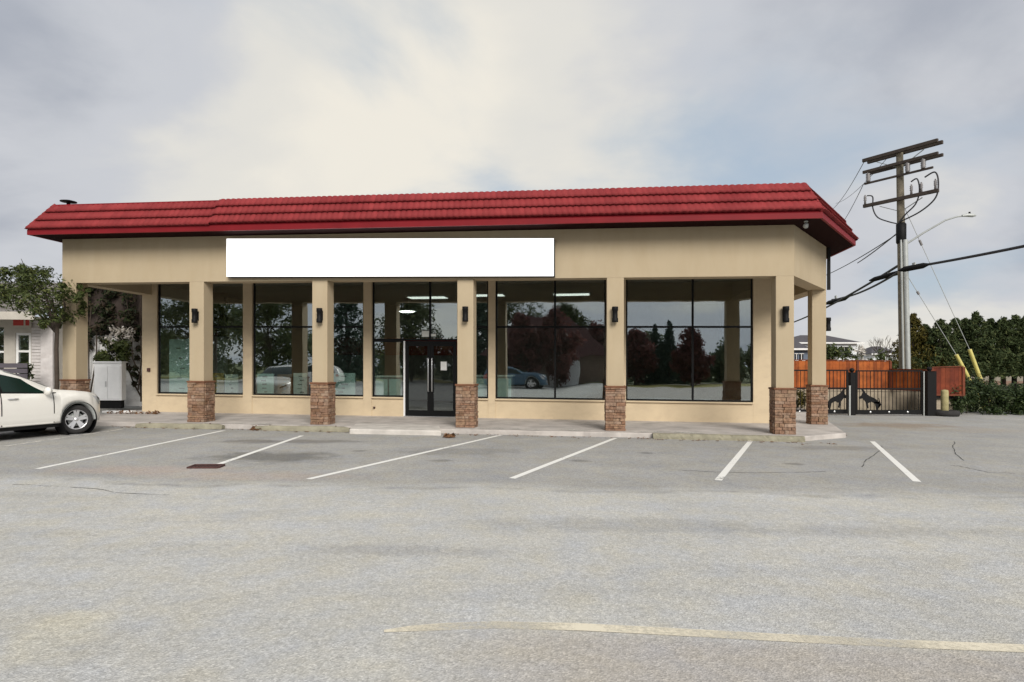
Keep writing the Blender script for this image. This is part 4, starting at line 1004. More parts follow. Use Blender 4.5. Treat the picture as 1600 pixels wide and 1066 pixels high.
# creeper on the wall
rng = random.Random(21)
t = thing('creeper', (Xat(180, YW - .15), YW - .15, 0), 0, 'tangled dark creeper climbing the white side wall', 'plant')
mb = MB(); cs = []
def cz(px, py): p = W(px, py, YW - .2); return Vector((p.x - Xat(180, YW - .15), rng.uniform(-.35, .1), p.z))
for k in range(46):
    px = rng.uniform(112, 222); py = rng.uniform(448, 562 - max(0, px - 180) * 1.1); cs.append((cz(px, py), rng.uniform(.18, .34)))
for px, py in ((196, 568), (203, 576), (208, 585), (212, 590), (214, 600), (216, 545), (217, 560), (214, 530), (218, 575), (210, 515), (219, 600)): cs.append((cz(px, py), .085))
leaf_cloud(mb, rng, cs, 62, 1.0, .12, .3); mb.build('foliage', 'ivy', t)
mb = MB()
for pts in (((222, 628), (220, 590), (214, 560), (212, 520), (200, 470)), ((222, 626), (214, 600), (198, 575), (186, 556)), ((221, 610), (222, 560), (219, 500), (222, 455)), ((140, 640), (137, 590), (142, 540), (150, 480)), ((143, 640), (147, 560), (158, 500))):
    mb.tube([cz(*q) * Vector((1, .3, 1)) if False else cz(*q) for q in pts], [.035, .03, .025, .02, .012][:len(pts)], 6)
mb.build('stem', 'bark', t)
rng = random.Random(8)
t = thing('flowering_bush', (Xat(186, YW - .6), YW - .6, 0), 0, 'creamy flowering bush in front of the dark creeper', 'plant')
def cb(px, py): p = W(px, py, YW - .6); return Vector((p.x - Xat(186, YW - .6), rng.uniform(-.15, .15), p.z))
mb = MB(); leaf_cloud(mb, rng, [(cb(rng.uniform(168, 205), rng.uniform(513, 540)), .15) for _ in range(16)], 26, 1, .10, .5, 1.2); mb.build('blossom', 'blossom', t)
mb = MB(); leaf_cloud(mb, rng, [(cb(rng.uniform(150, 205), rng.uniform(535, 562)), .22) for _ in range(14)], 50, 1, .12, .5); mb.build('foliage', 'leaf', t)
mb = MB(); mb.tube([(.1, 0, 0), (.05, .05, .8), cb(180, 555)], [.04, .03, .02], 6); mb.tube([(.1, 0, .6), cb(200, 540)], [.025, .012], 5); mb.build('stem', 'bark', t)
# tree before the neighbour
rng = random.Random(42); YT = 18.2
t = thing('street_tree', (Xat(86, YT), YT, LOT), 0, 'bushy green tree in front of the neighbouring shop', 'tree')
def ct(px, py, dy=0.0): p = W(px, py, YT); return Vector((p.x - Xat(86, YT), dy, p.z - LOT))

cs = []
outline = [(12, 440, .42), (35, 432, .40), (58, 436, .42), (80, 448, .40), (100, 456, .30), (20, 456, .42), (45, 458, .5), (70, 468, .48), (90, 476, .40), (78, 488, .30), (92, 494, .26), (84, 503, .18), (5, 448, .36), (-15, 440, .4), (-10, 455, .4), (108, 447, .12), (101, 480, .15), (40, 422, .22), (62, 424, .2), (22, 424, .2), (-30, 452, .4), (28, 474, .3), (108, 463, .14), (113, 466, .1)]
for px, py, r_ in outline:
    for _ in range(3): cs.append((ct(px + rng.uniform(-9, 9), py + rng.uniform(-6, 6), rng.uniform(-.7, .7)), r_ * rng.uniform(.45, .85)))
mb = MB(); leaf_cloud(mb, rng, cs, 105, 1.25, .070, .8); mb.build('crown', 'leaf', t)
mb = MB(); mb.tube([(0, 0, -.05), ct(89, 600), ct(88, 545), ct(90, 500), ct(78, 470)], [.07, .06, .055, .05, .03], 8)
for q in ((35, 440), (60, 430), (100, 455), (10, 445), (38, 412), (-10, 445)): mb.tube([ct(88, 520), ct((88 + q[0]) / 2 + 4, (505 + q[1]) / 2, .1), ct(*q, rng.uniform(-.3, .3))], [.04, .028, .008], 6)
mb.tube([ct(45, 430), ct(38, 415), ct(33, 404)], [.02, .014, .006], 5); mb.build('trunk', 'bark', t)

# ------------------------------------------------------------------ gate, fences, hedge on the right
YG = 24.3
def gate_leaf(px0, px1, flip, lb):
    x0, x1 = Xat(px0, YG), Xat(px1, YG); t = thing('metal_gate', (x0, YG, LOT), 0, lb, 'gate', 'gate leaves across the drive'); w = x1 - x0; top = Zat(1380, 579, YG) - LOT
    zr = Zat(1380, 608, YG) - LOT; zp = Zat(1380, 641, YG) - LOT; z0 = Zat(1380, 649, YG) - LOT
    z0 = max(z0, .04)
    mb = MB()
    mb.box(0, .06, -.03, .03, z0, top); mb.box(w - .06, w, -.03, .03, z0, top); mb.box(.06, w - .06, -.025, .025, top - .05, top); mb.box(.06, w - .06, -.025, .025, zr - .03, zr + .03); mb.build('frame', 'black', t)
    mb = MB(); mb.box(.06, w - .06, -.02, .02, z0, zp); pn = mb.build('kick_panel', 'black', t)
    mb = MB()
    for fx in (.22, .5, .78): mb.lathe([(0, -.03), (.035, -.028), (.04, -.021)], n=10, axis='y', c=(w * fx, 0, (z0 + zp) / 2))
    mb.build('boss', 'steel', pn)
    mb = MB(); n = int(w / .135)
    for i in range(1, n): mb.box(w * i / n - .009, w * i / n + .009, -.009, .009, zp + .001, top - .051)
    mb.build('bars', 'black', t)
    # dark leaping animal cut-out
    s = .78; pts = [(-.42, -.50), (-.36, -.52), (-.30, -.22), (-.12, -.12), (.06, -.20), (.02, -.42), (.10, -.45), (.16, -.14), (.30, .04), (.46, .02), (.50, .10), (.36, .20), (.30, .34), (.38, .50), (.26, .46), (.16, .30), (-.02, .16), (-.26, .06), (-.40, -.04), (-.56, -.30), (-.60, -.28), (-.46, .06), (-.50, .04), (-.50, -.12)]
    cx = Xat((1308 if not flip else 1357), YG) - x0; cz_ = Zat(1330, 624, YG) - LOT
    mb = MB(); poly = [(cx + (-a if flip else a) * s, b * s) for a, b in pts]
    m2 = MB(); m2.prism(poly, -.045, -.02); mb.add([(v[0], v[2], v[1] + cz_) for v in m2.v], m2.f); mb.build('ornament', 'black', t)
gate_leaf(1228, 1325, False, 'black barred gate leaf partly behind the last slim pillar')
gate_leaf(1337, 1441, True, 'black barred gate leaf next to the thick black post')
def post(px, Y, hw, top_py, mt, lb, name='gate_post', cap=True, mtc='black'):
    x = Xat(px, Y); t = thing(name, (x, Y, LOT), 0, lb, 'post'); top = Zat(px, top_py, Y) - LOT
    mb = MB(); mb.box(-hw, hw, -hw, hw, 0, top); mb.build('shaft', mt, t, bevel=.008)
    mb = MB()
    if cap: mb.lathe([(.0, top + .17), (.07, top + .14), (.10, top + .08), (.07, top + .03), (.04, top + .001), (hw * 1.3, top + .0005)], n=14)
    else: mb.box(-hw * 1.15, hw * 1.15, -hw * 1.15, hw * 1.15, top + .001, top + .03)
    mb.build('cap', mtc, t)
post(1452, YG + .1, .17, 580, 'black', 'thick black gate post with a ball cap')
post(1331, YG + .05, .10, 582, 'black', 'black middle post where the two gate leaves meet')
post(1327.5, YG - .25, .028, 604, 'grey_metal', 'thin pale steel lock post before the gate', 'lock_post', False, 'grey_metal')
post(1443.5, YG - .1, .018, 582, 'grey_metal', 'thin pale steel pole beside the thick gate post', 'steel_pole', False, 'grey_metal')
# retaining wall and cedar fence
YF = 27.2
t = sh(thing('retaining_wall', (Xat(1230, YF), YF, LOT), 0, 'beige concrete retaining wall under the cedar fence', 'wall'))
x1 = Xat(1475, YF - 1.2) - Xat(1230, YF); zw = Zat(1340, 609, YF) - LOT
mb = MB(); mb.box(-1, x1, 0, .3, 0, zw - .06); mb.build('wall', 'retaining', t)
mb = MB(); mb.box(-1.02, x1 + .02, -.03, .33, zw - .059, zw); mb.build('coping', 'retaining', t)
def fence(p, q, z0, z1, lb, posts=True, dip=0.0, mt='cedar'):
    p, q = Vector(p), Vector(q); L = (q - p).length; d = (q - p).normalized()
    t = sh(thing('cedar_fence', (p.x, p.y, 0), math.atan2(d.y, d.x), lb, 'fence', 'orange cedar fence panels'))
    mb = MB(); n = max(3, int(L / .14)); rng = random.Random(int(L * 100))
    for i in range(n):
        a, b = L * i / n + .003, L * (i + 1) / n - .003; zt = z1 - dip * (i / n) + rng.uniform(-.012, .012)
        mb.box(a, b, rng.uniform(-.004, .004) - .012, .012, z0, zt)
    mb.build('boards', mt, t)
    mb = MB(); mb.box(0, L, .0125, .06, z0 + .12, z0 + .21); mb.box(0, L, .0125, .06, z1 - .25 - dip, z1 - .16 - dip); mb.bar((0, 0, z1 + .02), (L, 0, z1 + .02 - dip), .10, .035); mb.bar((0, -.02, z0 + .02), (L, -.02, z0 + .02), .04, .07); mb.build('rails', 'cedar_dark', t)
    mb = MB(); k = max(1, round(L / 1.6))
    for i in range(k + 1): mb.box(L * i / k - .045, L * i / k + .045, -.055, -.0165, z0 - .02, z1 - dip * i / k - .01)
    mb.build('posts', 'cedar_dark', t)
zb = zw + LOT + .01
fence((Xat(1238, YF + .05), YF + .1), (Xat(1393, YF), YF + .1), zb, Zat(1340, 564, YF), 'tall orange cedar fence left of the utility pole')
fence((Xat(1394, YF - .1), YF + .0), (Xat(1449, 25.6), 25.6), zb, Zat(1420, 578, 26.6), 'lower orange cedar fence at the foot of the utility pole')
fence((Xat(1456, 25.2), 25.2), (Xat(1505, 25.0), 25.0), Zat(1480, 618, 25.1), Zat(1480, 575, 25.1), 'short dark red cedar fence panel right of the thick gate post', dip=-.05, mt='cedar_red')
mb = MB(); c = Vector((Xat(1456, 25.25), 25.3))
t = thing('fence_plinth', (c.x, c.y, LOT), 0, 'dark plinth carrying the short cedar panel', 'plinth'); L = Xat(1490, 25.2) - Xat(1456, 25.2)
mb.box(0, L, 0, .25, 0, .62); mb.build('base', 'retaining', t); mb = MB(); mb.box(-.02, L + .3, -.12, .35, .621, .72); mb.build('beam', 'black', t)
t = thing('bollard', (Xat(1476, 24.4), 24.4, LOT), 0, 'faded yellow bollard standing in a dark round base', 'bollard')
mb = MB(); mb.lathe([(.13, .10), (.13, .92), (.11, .98), (.0, 1.0)], n=16); mb.build('post', mat('old_yellow', (.34, .30, .15), .9, .3, 6, .2), t)
mb = MB(); mb.lathe([(.30, .0), (.46, .0), (.50, .08), (.47, .20), (.36, .22), (.28, .16), (.13, .14)], n=24); mb.build('base', 'rubber', t)
# shed seen between the corner pillars
YS = 31.0
sx = Xat(1218, YS)
t = sh(thing('shed', (sx, YS, LOT), 0, 'brown shed with a white roof edge behind the gate', 'shed')); wS = Xat(1278, YS) - sx; zt = Zat(1250, 570, YS) - LOT
mb = MB(); mb.box(0, wS, 0, 3, 0, zt); mb.build('wall', 'brown_wall', t)
mb = MB(); mb.box(-.3, wS + .3, -.5, 3.3, zt + .02, zt + .22); mb.build('roof', 'white_paint', t)
mb = MB(); mb.box(wS * .62, wS * .78, -.03, -.002, zt - .75, zt - .3); mb.build('window', 'black', t)
t = thing('folded_parasol', (Xat(1247, 28.2), 28.2, LOT), 0, 'folded grey parasol leaning behind the gate', 'parasol')
mb = MB(); mb.tube([(-.25, 0, 1.95), (-.1, 0, 1.3), (.12, 0, .55)], [.04, .17, .07], 9); mb.build('canopy', 'patio_grey', t)
mb = MB(); mb.tube([(-.28, 0, 2.1), (.3, 0, .0)], .025, 6); mb.build('pole', 'grey_metal', t)
rng = random.Random(77)
mb = MB(); leaf_cloud(mb, rng, [(Vector((rng.uniform(-.4, .4), rng.uniform(-.2, .2), rng.uniform(.2, .8))), .22) for _ in range(9)], 45, 1, .1, .4)
t = thing('shrub', (Xat(1243, 26.2), 26.2, LOT), 0, 'small yellow green shrub glimpsed behind the gate', 'shrub'); mb.build('foliage', 'conifer_gold', t)
mb = MB(); mb.tube([(0, 0, 0), (.05, 0, .5)], [.03, .015], 5); mb.build('stem', 'bark', t)
# hedge right
rng = random.Random(91); YH = 26.0
t = sh(thing('hedge', (Xat(1485, YH), YH, LOT), 0, 'dense dark green hedge at the right of the drive', 'hedge')); cs = []
x_a, x_b = Xat(1482, YH - .5) - Xat(1485, YH), Xat(1720, YH) - Xat(1485, YH)
for k in range(230):
    x = rng.uniform(x_a, x_b); hh = 1.17 + .14 * math.sin(x * 1.7) + .1 * math.sin(x * 4.1); z = rng.uniform(.08, hh); lean = .12 * x
    cs.append((Vector((x, rng.uniform(-.9, .6) - .02 * x + (.25 if z > 1.0 else 0), z)), rng.uniform(.24, .42)))
for k in range(20): cs.append((Vector((x_a - .35 * rng.random(), rng.uniform(-.3, .5), rng.uniform(.6, 1.15))), .26))
mb = MB(); leaf_cloud(mb, rng, cs, 130, 1.0, .078, .6); mb.build('foliage', 'hedge', t)
for k in range(9):
    x = x_a + .4 + (x_b - x_a - .8) * k / 8; mb = MB(); mb.tube([(x, rng.uniform(-.3, .3), 0), (x + rng.uniform(-.2, .2), rng.uniform(-.4, .4), .95)], [.035, .012], 5); mb.build('stem', 'bark', t)
# greenery behind the fence
rng = random.Random(17)
for px, Y, h, w, mt, lb, py in ((1300, 33, 2.9, 1.5, 'leaf', 'green bush peeping over the tall cedar fence by the pillar', 0), (1326, 34, 2.75, 1.5, 'leaf', 'green bush over the fence below the white house', 0),
                            (1374, 34, 2.75, 1.3, 'leaf', 'green bush over the fence left of the utility pole', 0), (1347, 32, 2.95, .8, 'blossom', 'white blossoming bush over the cedar fence', 0)):
    broadleaf('bush', (Xat(px, Y), Y, LOT), h, w, rng, lb, 'bushes behind the cedar fence', mt, 22, 45 if mt == 'leaf' else 12, .13, .25, .05)
# bare tree
def bare_tree(p, h, rng, lb):
    t = thing('bare_tree', p, 0, lb, 'tree'); mb = MB(); tw = MB()
    def grow(a, d, L, r, n):
        b = a + d * L; (mb if n > 2 else tw).tube([a, a.lerp(b, .5) + Vector((rng.uniform(-.05, .05),) * 3) * L, b], [r, r * .8, r * .6], 5, False)
        if n == 0: return
        for _ in range(3):
            nd = (d + Vector((rng.uniform(-.7, .7), rng.uniform(-.7, .7), rng.uniform(-.1, .5)))).normalized(); grow(b, nd, L * rng.uniform(.6, .8), r * .6, n - 1)
    grow(Vector((0, 0, -.1)), Vector((0, 0, 1)), h * .36, h * .016, 4); mb.build('trunk', 'bark', t); tw.build('twigs', 'bark', t)
bare_tree((Xat(1386, 46), 46, LOT), 4.6, random.Random(4), 'bare branched tree beside the utility pole')
# houses behind
def hip_house(px0, px1, Y, eave_py, ridge_py, wall_px, label, wallm='house_wall', depth=9, wins=((.3, .5), (.7, .86)), rot=0):
    x0, x1 = Xat(px0, Y), Xat(px1, Y); t = thing('house', ((x0 + x1) / 2, Y, LOT), rot, label, 'house'); w = (x1 - x0) / 2
    pm = (px0 + px1) / 2; ze, zr = Zat(pm, eave_py, Y) - LOT, Zat(pm, ridge_py, Y + depth / 2) - LOT
    a, b = Xat(wall_px[0], Y) - (x0 + x1) / 2, Xat(wall_px[1], Y) - (x0 + x1) / 2
    mb = MB(); mb.box(a, b, .6, depth - .6, 0, ze); wl_ = mb.build('wall', wallm, t)
    mb = MB(); rd = min(w * .75, depth / 2)
    mb.add([(-w, 0, ze), (w, 0, ze), (w, depth, ze), (-w, depth, ze), (-w + rd, depth / 2, zr), (w - rd, depth / 2, zr)], [(0, 1, 5, 4), (1, 2, 5), (2, 3, 4, 5), (3, 0, 4), (3, 2, 1, 0)]); mb.build('roof', 'house_roof', t)
    mb = MB(); mb.box(-w - .05, w + .05, -.12, -.001, ze - .18, ze + .06); mb.build('gutter', 'white_paint', t)
    for f0, f1 in wins:
        mb = MB(); xa, xb = a + (b - a) * f0, a + (b - a) * f1; mb.box(xa, xb, .54, .58, ze - 1.9, ze - .7); o = mb.build('window', 'black', t)
        mb = MB(); mb.box(xa - .08, xb + .08, .5, .539, ze - 2.0, ze - 1.9); mb.box(xa - .08, xb + .08, .5, .539, ze - .7, ze - .6); mb.box((xa + xb) / 2 - .04, (xa + xb) / 2 + .04, .5, .539, ze - 1.9, ze - .7); mb.build('frame', 'white_paint', o)
    return t
h_ = hip_house(1228, 1350, 110, 535.5, 524, (1250, 1342), 'white two storey house with a dark hip roof beyond the fence')
mb = MB(); px0, px1 = Xat(1270, 108) - Xat(1289, 110), Xat(1325, 108) - Xat(1289, 110)
zl = Zat(1300, 550, 108) - LOT; mb.add([(px0 - 4, -3.5, zl - .9), (px1 + 1, -3.5, zl - .9), (px1 - 1, .55, zl + .6), (px0 - 3, .55, zl + .6)], [(0, 1, 2, 3)]); mb.build('porch_roof', 'house_roof', h_, solid=.15)
h_ = hip_house(1236, 1268, 85, 545, 530, (1238, 1266), 'small blue grey house framed between the corner pillars', 'house_blue', 7, ((.25, .4), (.5, .72)))
h_ = hip_house(1362, 1412, 120, 553, 541.5, (1366, 1408), 'dark roofed house low behind the utility pole', 'house_wall', 8, ((.25, .45),))
# conifers
rng = random.Random(33)
CON = [(1427, 60, 492, 3.0, 'conifer_gold', 'golden tinged conifer just right of the utility pole'), (1447, 61, 508, 3.0, 'conifer', 'low dark conifer behind the first guy wire'), (1468, 59, 500, 3.1, 'conifer', 'dark conifer above the short cedar panel'),
       (1491, 61, 499, 3.2, 'conifer', 'dark conifer rising behind the leaning guard'), (1509, 62, 498, 3.0, 'conifer', 'dark conifer between the two yellow guards'), (1527, 60, 489, 3.1, 'conifer', 'tallest conifer of the row above the second guard'),
       (1549, 61, 499, 3.2, 'conifer', 'dark conifer two right of the tallest one'), (1568, 60, 497, 3.2, 'conifer', 'dark conifer third from the right in the row'), (1585, 62, 494, 3.1, 'conifer', 'dark pointed conifer near the right edge'), (1603, 60, 496, 3.2, 'conifer', 'dark conifer cut by the right edge'),
       (1628, 61, 494, 3.2, 'conifer', 'dark conifer just out past the right edge')]
for px, Y, py, w, mt, lb in CON:
    conifer('conifer', (Xat(px, Y), Y, LOT), (Zat(px, py, Y) - LOT), w, rng, lb, 'conifers in a row beyond the hedge', mt, 10, 1.0, .27)

# ------------------------------------------------------------------ utility pole, cables, guys
YP = 28.0
pb = Vector((Xat(1413, YP), YP, LOT))
def wp(px, py, dy=0.0): return W(px, py, YP + dy) - pb
up = thing('utility_pole', pb, 0, 'tall wooden utility pole with four dark crossarms', 'pole')
ptop = wp(1405.5, 234); pbot = Vector((0.02, 0, -.1))
mb = MB(); mb.tube([pbot, pbot.lerp(ptop, .5), ptop], [.20, .17, .135], 14); mb.build('shaft', 'wood_pole', up)
def onpole(py): f = (Zat(1410, py, YP) - pb.z - pbot.z) / (ptop.z - pbot.z); return pbot.lerp(ptop, f)
mb = MB(); a, b = onpole(640), onpole(376)
mb.tube([a + Vector((.06, -.20, 0)), b + Vector((.06, -.17, 0))], .105, 10); mb.tube([a + Vector((-.13, -.16, 0)), b + Vector((-.10, -.14, .0))], .045, 8); mb.build('riser_conduit', 'grey_metal', up)
mb = MB(); q = onpole(363); mb.lathe([(.17, -.5), (.2, -.45), (.2, .35), (.12, .45)], n=14, c=q); mb.build('riser_head', 'black', up)
AD = Vector((1.55, -2.55, 0)).normalized()
def arm(py, L, w, off, name='crossarm', mt='arm_wood', bias=0.0):
    q = onpole(py); n = AD.cross(Vector((0, 0, 1))); o = q + n * off
    mb = MB(); mb.bar(o - AD * (L / 2 - bias), o + AD * (L / 2 + bias), w * .8, w); return mb.build(name, mt, up, bevel=.01), o
AL = 3.15
arms = {}
for py, L, w, offs_, bias in ((238, AL, .15, (.20, -.20), .06), (257, AL, .13, (.20, -.20), .06), (276, AL * .92, .09, (.19,), -.02), (312, AL, .15, (.20,), .05)):
    for o_ in offs_: a_, arms[(py, o_)] = arm(py, L, w, o_, bias=bias)
mb = MB(); q = onpole(247)
for s in (-1, 1):
    mb.bar(onpole(240) + AD * s * 1.0 + Vector((0, 0, -.1)), onpole(262) + AD * s * .05, .03, .03); mb.bar(onpole(314) + AD * s * .9 + Vector((0, 0, -.05)), onpole(330) + AD * s * .05, .03, .03)
mb.build('brace', 'grey_metal', up)
def hang(s, py0, py1):
    a, b = onpole(py0) + AD * s, onpole(py1) + AD * s; n = AD.cross(Vector((0, 0, 1))) * .19
    mb = MB(); d = (b - a).length; mb.lathe([(.0, 0), (.06, 0), (.06, -.05)] + [q for k in range(5) for q in ((.11, -.07 - k * d / 6), (.07, -.11 - k * d / 6))] + [(.09, -d), (0, -d)], n=12, c=a + n); mb.build('insulator', 'ceramic', up)
for s in (-1.28, .42, 1.05): hang(s, 259, 274)
for s in (-1.45, .55, .95, 1.5):
    mb = MB(); q = onpole(312) + AD * s + AD.cross(Vector((0, 0, 1))) * .2 + Vector((0, 0, .08))
    mb.lathe([(.0, .42), (.03, .42), (.03, .36), (.07, .34), (.04, .30), (.07, .26), (.04, .22), (.07, .18), (.04, .14), (.05, .0), (0, 0)], n=10, c=q); mb.build('cutout', 'ceramic', up)
def loop(pts, rad, name='jumper_cable', mt='cable'):
    v = [Vector(p) for p in pts]; out = []
    for i in range(len(v) - 1):
        p0, p1, p2, p3 = v[max(i - 1, 0)], v[i], v[i + 1], v[min(i + 2, len(v) - 1)]
        for k in range(8):
            t = k / 8; out.append(.5 * ((2 * p1) + (-p0 + p2) * t + (2 * p0 - 5 * p1 + 4 * p2 - p3) * t * t + (-p0 + 3 * p1 - 3 * p2 + p3) * t ** 3))
    out.append(v[-1]); mb = MB(); mb.tube(out, rad, 6); return mb.build(name, mt, up)
nA = AD.cross(Vector((0, 0, 1))) * .2
def ap(s, py, dz=0): return onpole(py) + AD * s + nA + Vector((0, 0, dz))
loop([ap(-1.35, 296, 0), ap(-1.1, 300), ap(-1.1, 318), ap(-.9, 334), ap(-.45, 344), onpole(351) + nA * .8], .028)
loop([ap(1.1, 288), ap(1.5, 284), ap(1.62, 300), ap(1.5, 322), ap(.9, 338), onpole(348) + nA * .8], .032)
loop([ap(.55, 290), ap(.8, 288), ap(.88, 306), ap(.72, 325), ap(.3, 338), onpole(349) + nA * .8], .030)
# street lamp on the pole
q = onpole(384); lamp_p = Vector((Xat(1507, 27.2), 27.2, Zat(1507, 338, 27.2))); l0 = pb + q
t = thing('street_lamp', l0, 0, 'street lamp on a long curved arm from the pole', 'street lamp')
d = lamp_p - l0; mb = MB(); mb.tube([Vector((0.1, 0, 0)), d * .35 + Vector((0, 0, .10)), d * .7 + Vector((0, 0, .2)), d * .88 + Vector((0, 0, .12)), d], [.042, .04, .036, .034, .032], 8); mb.build('arm', 'grey_metal', t)
mb = MB(); mb.tube([d + Vector((-.1, 0, .0)), d + Vector((.10, 0, .03)), d + Vector((.32, -.04, .01)), d + Vector((.45, -.05, 0))], [.045, .075, .08, .03], 10); mb.build('head', 'grey_metal', t)
mb = MB(); mb.tube([d + Vector((.2, -.02, .08)), d + Vector((.2, -.02, .16))], .04, 8); mb.build('sensor', 'black', t)
# cables
def cable(a, b, sag, rad, lb, name='cable', grp='overhead cables', mt='cable', n=28):
    a, b = Vector(a), Vector(b); pts = [a.lerp(b, i / n) - Vector((0, 0, sag * 4 * (i / n) * (1 - i / n))) for i in range(n + 1)]
    mb = MB(); mb.tube([p - a for p in pts], rad, 6); o = mb.build(name, mt, loc=a); tag(o, lb, 'cable', grp); return o
pp = lambda py, dx=0: pb + onpole(py) + Vector((dx, 0, 0))
c1 = W(1605, 381, 21.5); dd = (c1 - pp(420)) ; cable(pp(419, .2), pp(419, .2) + dd * 1.9 + Vector((0, 0, .1)), .10, .055, 'thick black cable running to the right edge')
far = W(1298, 470, 42); dd = far - pp(416)
cable(pp(414, -.1), pp(414, -.1) + dd * 3.2, .5, .055, 'thick black cable receding left behind the shop corner')
cable(pp(424, -.1), W(1300, 469, 41.5), .25, .05, 'second thick cable joining the first by the splice box')
far2 = W(1296, 420, 44); cable(pp(364, -.1), pp(364) + (far2 - pp(364)) * 2, .4, .022, 'thin cable from mid pole running left to the eave')
far3 = W(1345, 409, 40); cable(W(1400, 366, 29), W(1340, 412, 41), .05, .028, 'short stretch of cable just left of the pole', n=8)
cable(pb + ap(-1.45, 240), W(1290, 335, 62), .5, .016, 'faint wire from the top crossarm down to the roof'); cable(pb + ap(-1.5, 276), W(1296, 370, 62), .5, .016, 'faint wire from the third crossarm toward the eave')
cable(pb + ap(-.3, 240), W(1306, 320, 66), .4, .014, 'faint wire from the middle of the top crossarm')
p = W(1306, 470, 40.5); tt = thing('splice_box', p, 0, 'black splice box hanging on the cable by the shop corner', 'splice box')
mb = MB(); mb.tube([Vector((.3, -1.1, .15)), Vector((.2, -.7, .07)), Vector((-.15, .6, -.07)), Vector((-.25, 1.0, -.14))], [.03, .13, .13, .03], 10); mb.build('case', 'black', tt); mb = MB(); mb.box(-.03, .03, -.1, .1, .15, .32); mb.build('clip', 'grey_metal', tt)
p = W(1389, 430, 29.5); tt = thing('splice_box', p, 0, 'black splice sleeve on the cable close to the pole', 'splice box')
mb = MB(); mb.tube([Vector((.4, -1.0, .12)), Vector((.3, -.7, .09)), Vector((-.25, .7, -.09)), Vector((-.35, 1.0, -.12))], [.03, .11, .11, .03], 8); mb.build('case', 'black', tt); mb = MB(); mb.box(-.02, .02, -.1, .1, .08, .2); mb.build('clip', 'grey_metal', tt)
p = W(1428, 418, 26.8); tt = thing('splice_box', p, 0, 'black splice sleeve just right of the pole', 'splice box')
mb = MB(); mb.tube([Vector((-.35, .5, -.06)), Vector((-.2, .3, -.03)), Vector((.2, -.3, .03)), Vector((.35, -.5, .06))], [.03, .12, .12, .03], 8); mb.build('case', 'black', tt); mb = MB(); mb.box(-.02, .02, -.1, .1, .08, .2); mb.build('clip', 'grey_metal', tt)
# guys with yellow guards
def guy(top, px0, py0, px1, py1, Y, lb1, mtop):
    g0, g1 = W(px0, py0, Y), W(px1, py1, Y); d = (g1 - g0).normalized(); foot = g1 + d * ((g1.z - LOT) / -d.z if d.z < 0 else 0)
    t = thing('guy_wire', foot, 0, lb1, 'guy wire', 'guy wires of the utility pole')
    mb = MB(); mb.tube([top - foot, g0 - foot, Vector((0, 0, 0))], .014, 5); mb.build('wire', 'grey_metal', t)
    mb = MB(); mb.tube([g0 - foot, (g0 - foot).lerp(Vector((0, 0, .02)), .98)], [.075, .085], 10); mb.build('guard', mtop, t)
    mb = MB(); q = (top - foot).lerp(g0 - foot, .25); mb.tube([q, q.lerp(g0 - foot, .05)], .05, 8); mb.build('strain_insulator', 'ceramic', t)
guy(pp(422, .1), 1494, 554, 1513, 590, 27.6, 'guy wire with a leaning pale yellow guard behind the cedar panel', 'yellow')
guy(pp(318, .1), 1515, 546, 1531, 590, 27.6, 'guy wire with a steep yellow guard above the hedge', 'yellow')

# ------------------------------------------------------------------ across the lot, seen mirrored in the glass
rng = random.Random(55)
tag(strip_mesh([Vector((-60, -21, 0)), Vector((60, -21, 0))], 8.0, LOT + .004).build('verge', mat('verge_grass', (.24, .215, .05), .95, .3, 6, .3)), 'strip of dry grass verge across the lot', 'verge', kind='structure')
for o in (bpy.data.objects['verge'],): sh(o)
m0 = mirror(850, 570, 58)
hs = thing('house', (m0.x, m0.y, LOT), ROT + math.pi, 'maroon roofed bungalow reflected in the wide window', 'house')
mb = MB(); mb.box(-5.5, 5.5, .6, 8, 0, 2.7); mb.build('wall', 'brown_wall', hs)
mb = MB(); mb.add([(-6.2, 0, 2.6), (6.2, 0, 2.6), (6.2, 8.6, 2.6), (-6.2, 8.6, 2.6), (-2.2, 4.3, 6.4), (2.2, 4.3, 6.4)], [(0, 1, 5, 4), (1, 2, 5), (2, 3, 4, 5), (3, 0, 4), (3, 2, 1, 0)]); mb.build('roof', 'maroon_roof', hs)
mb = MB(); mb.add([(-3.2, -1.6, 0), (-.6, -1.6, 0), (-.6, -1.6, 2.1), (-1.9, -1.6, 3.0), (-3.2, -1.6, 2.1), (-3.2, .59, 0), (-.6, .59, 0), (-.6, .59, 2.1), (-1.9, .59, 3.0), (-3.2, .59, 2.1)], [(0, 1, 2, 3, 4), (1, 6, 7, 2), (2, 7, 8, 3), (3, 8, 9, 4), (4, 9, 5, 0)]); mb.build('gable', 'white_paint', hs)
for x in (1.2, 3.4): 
    mb = MB(); mb.box(x - .6, x + .6, .5, .58, 1.0, 2.2); mb.build('window', 'black', hs)
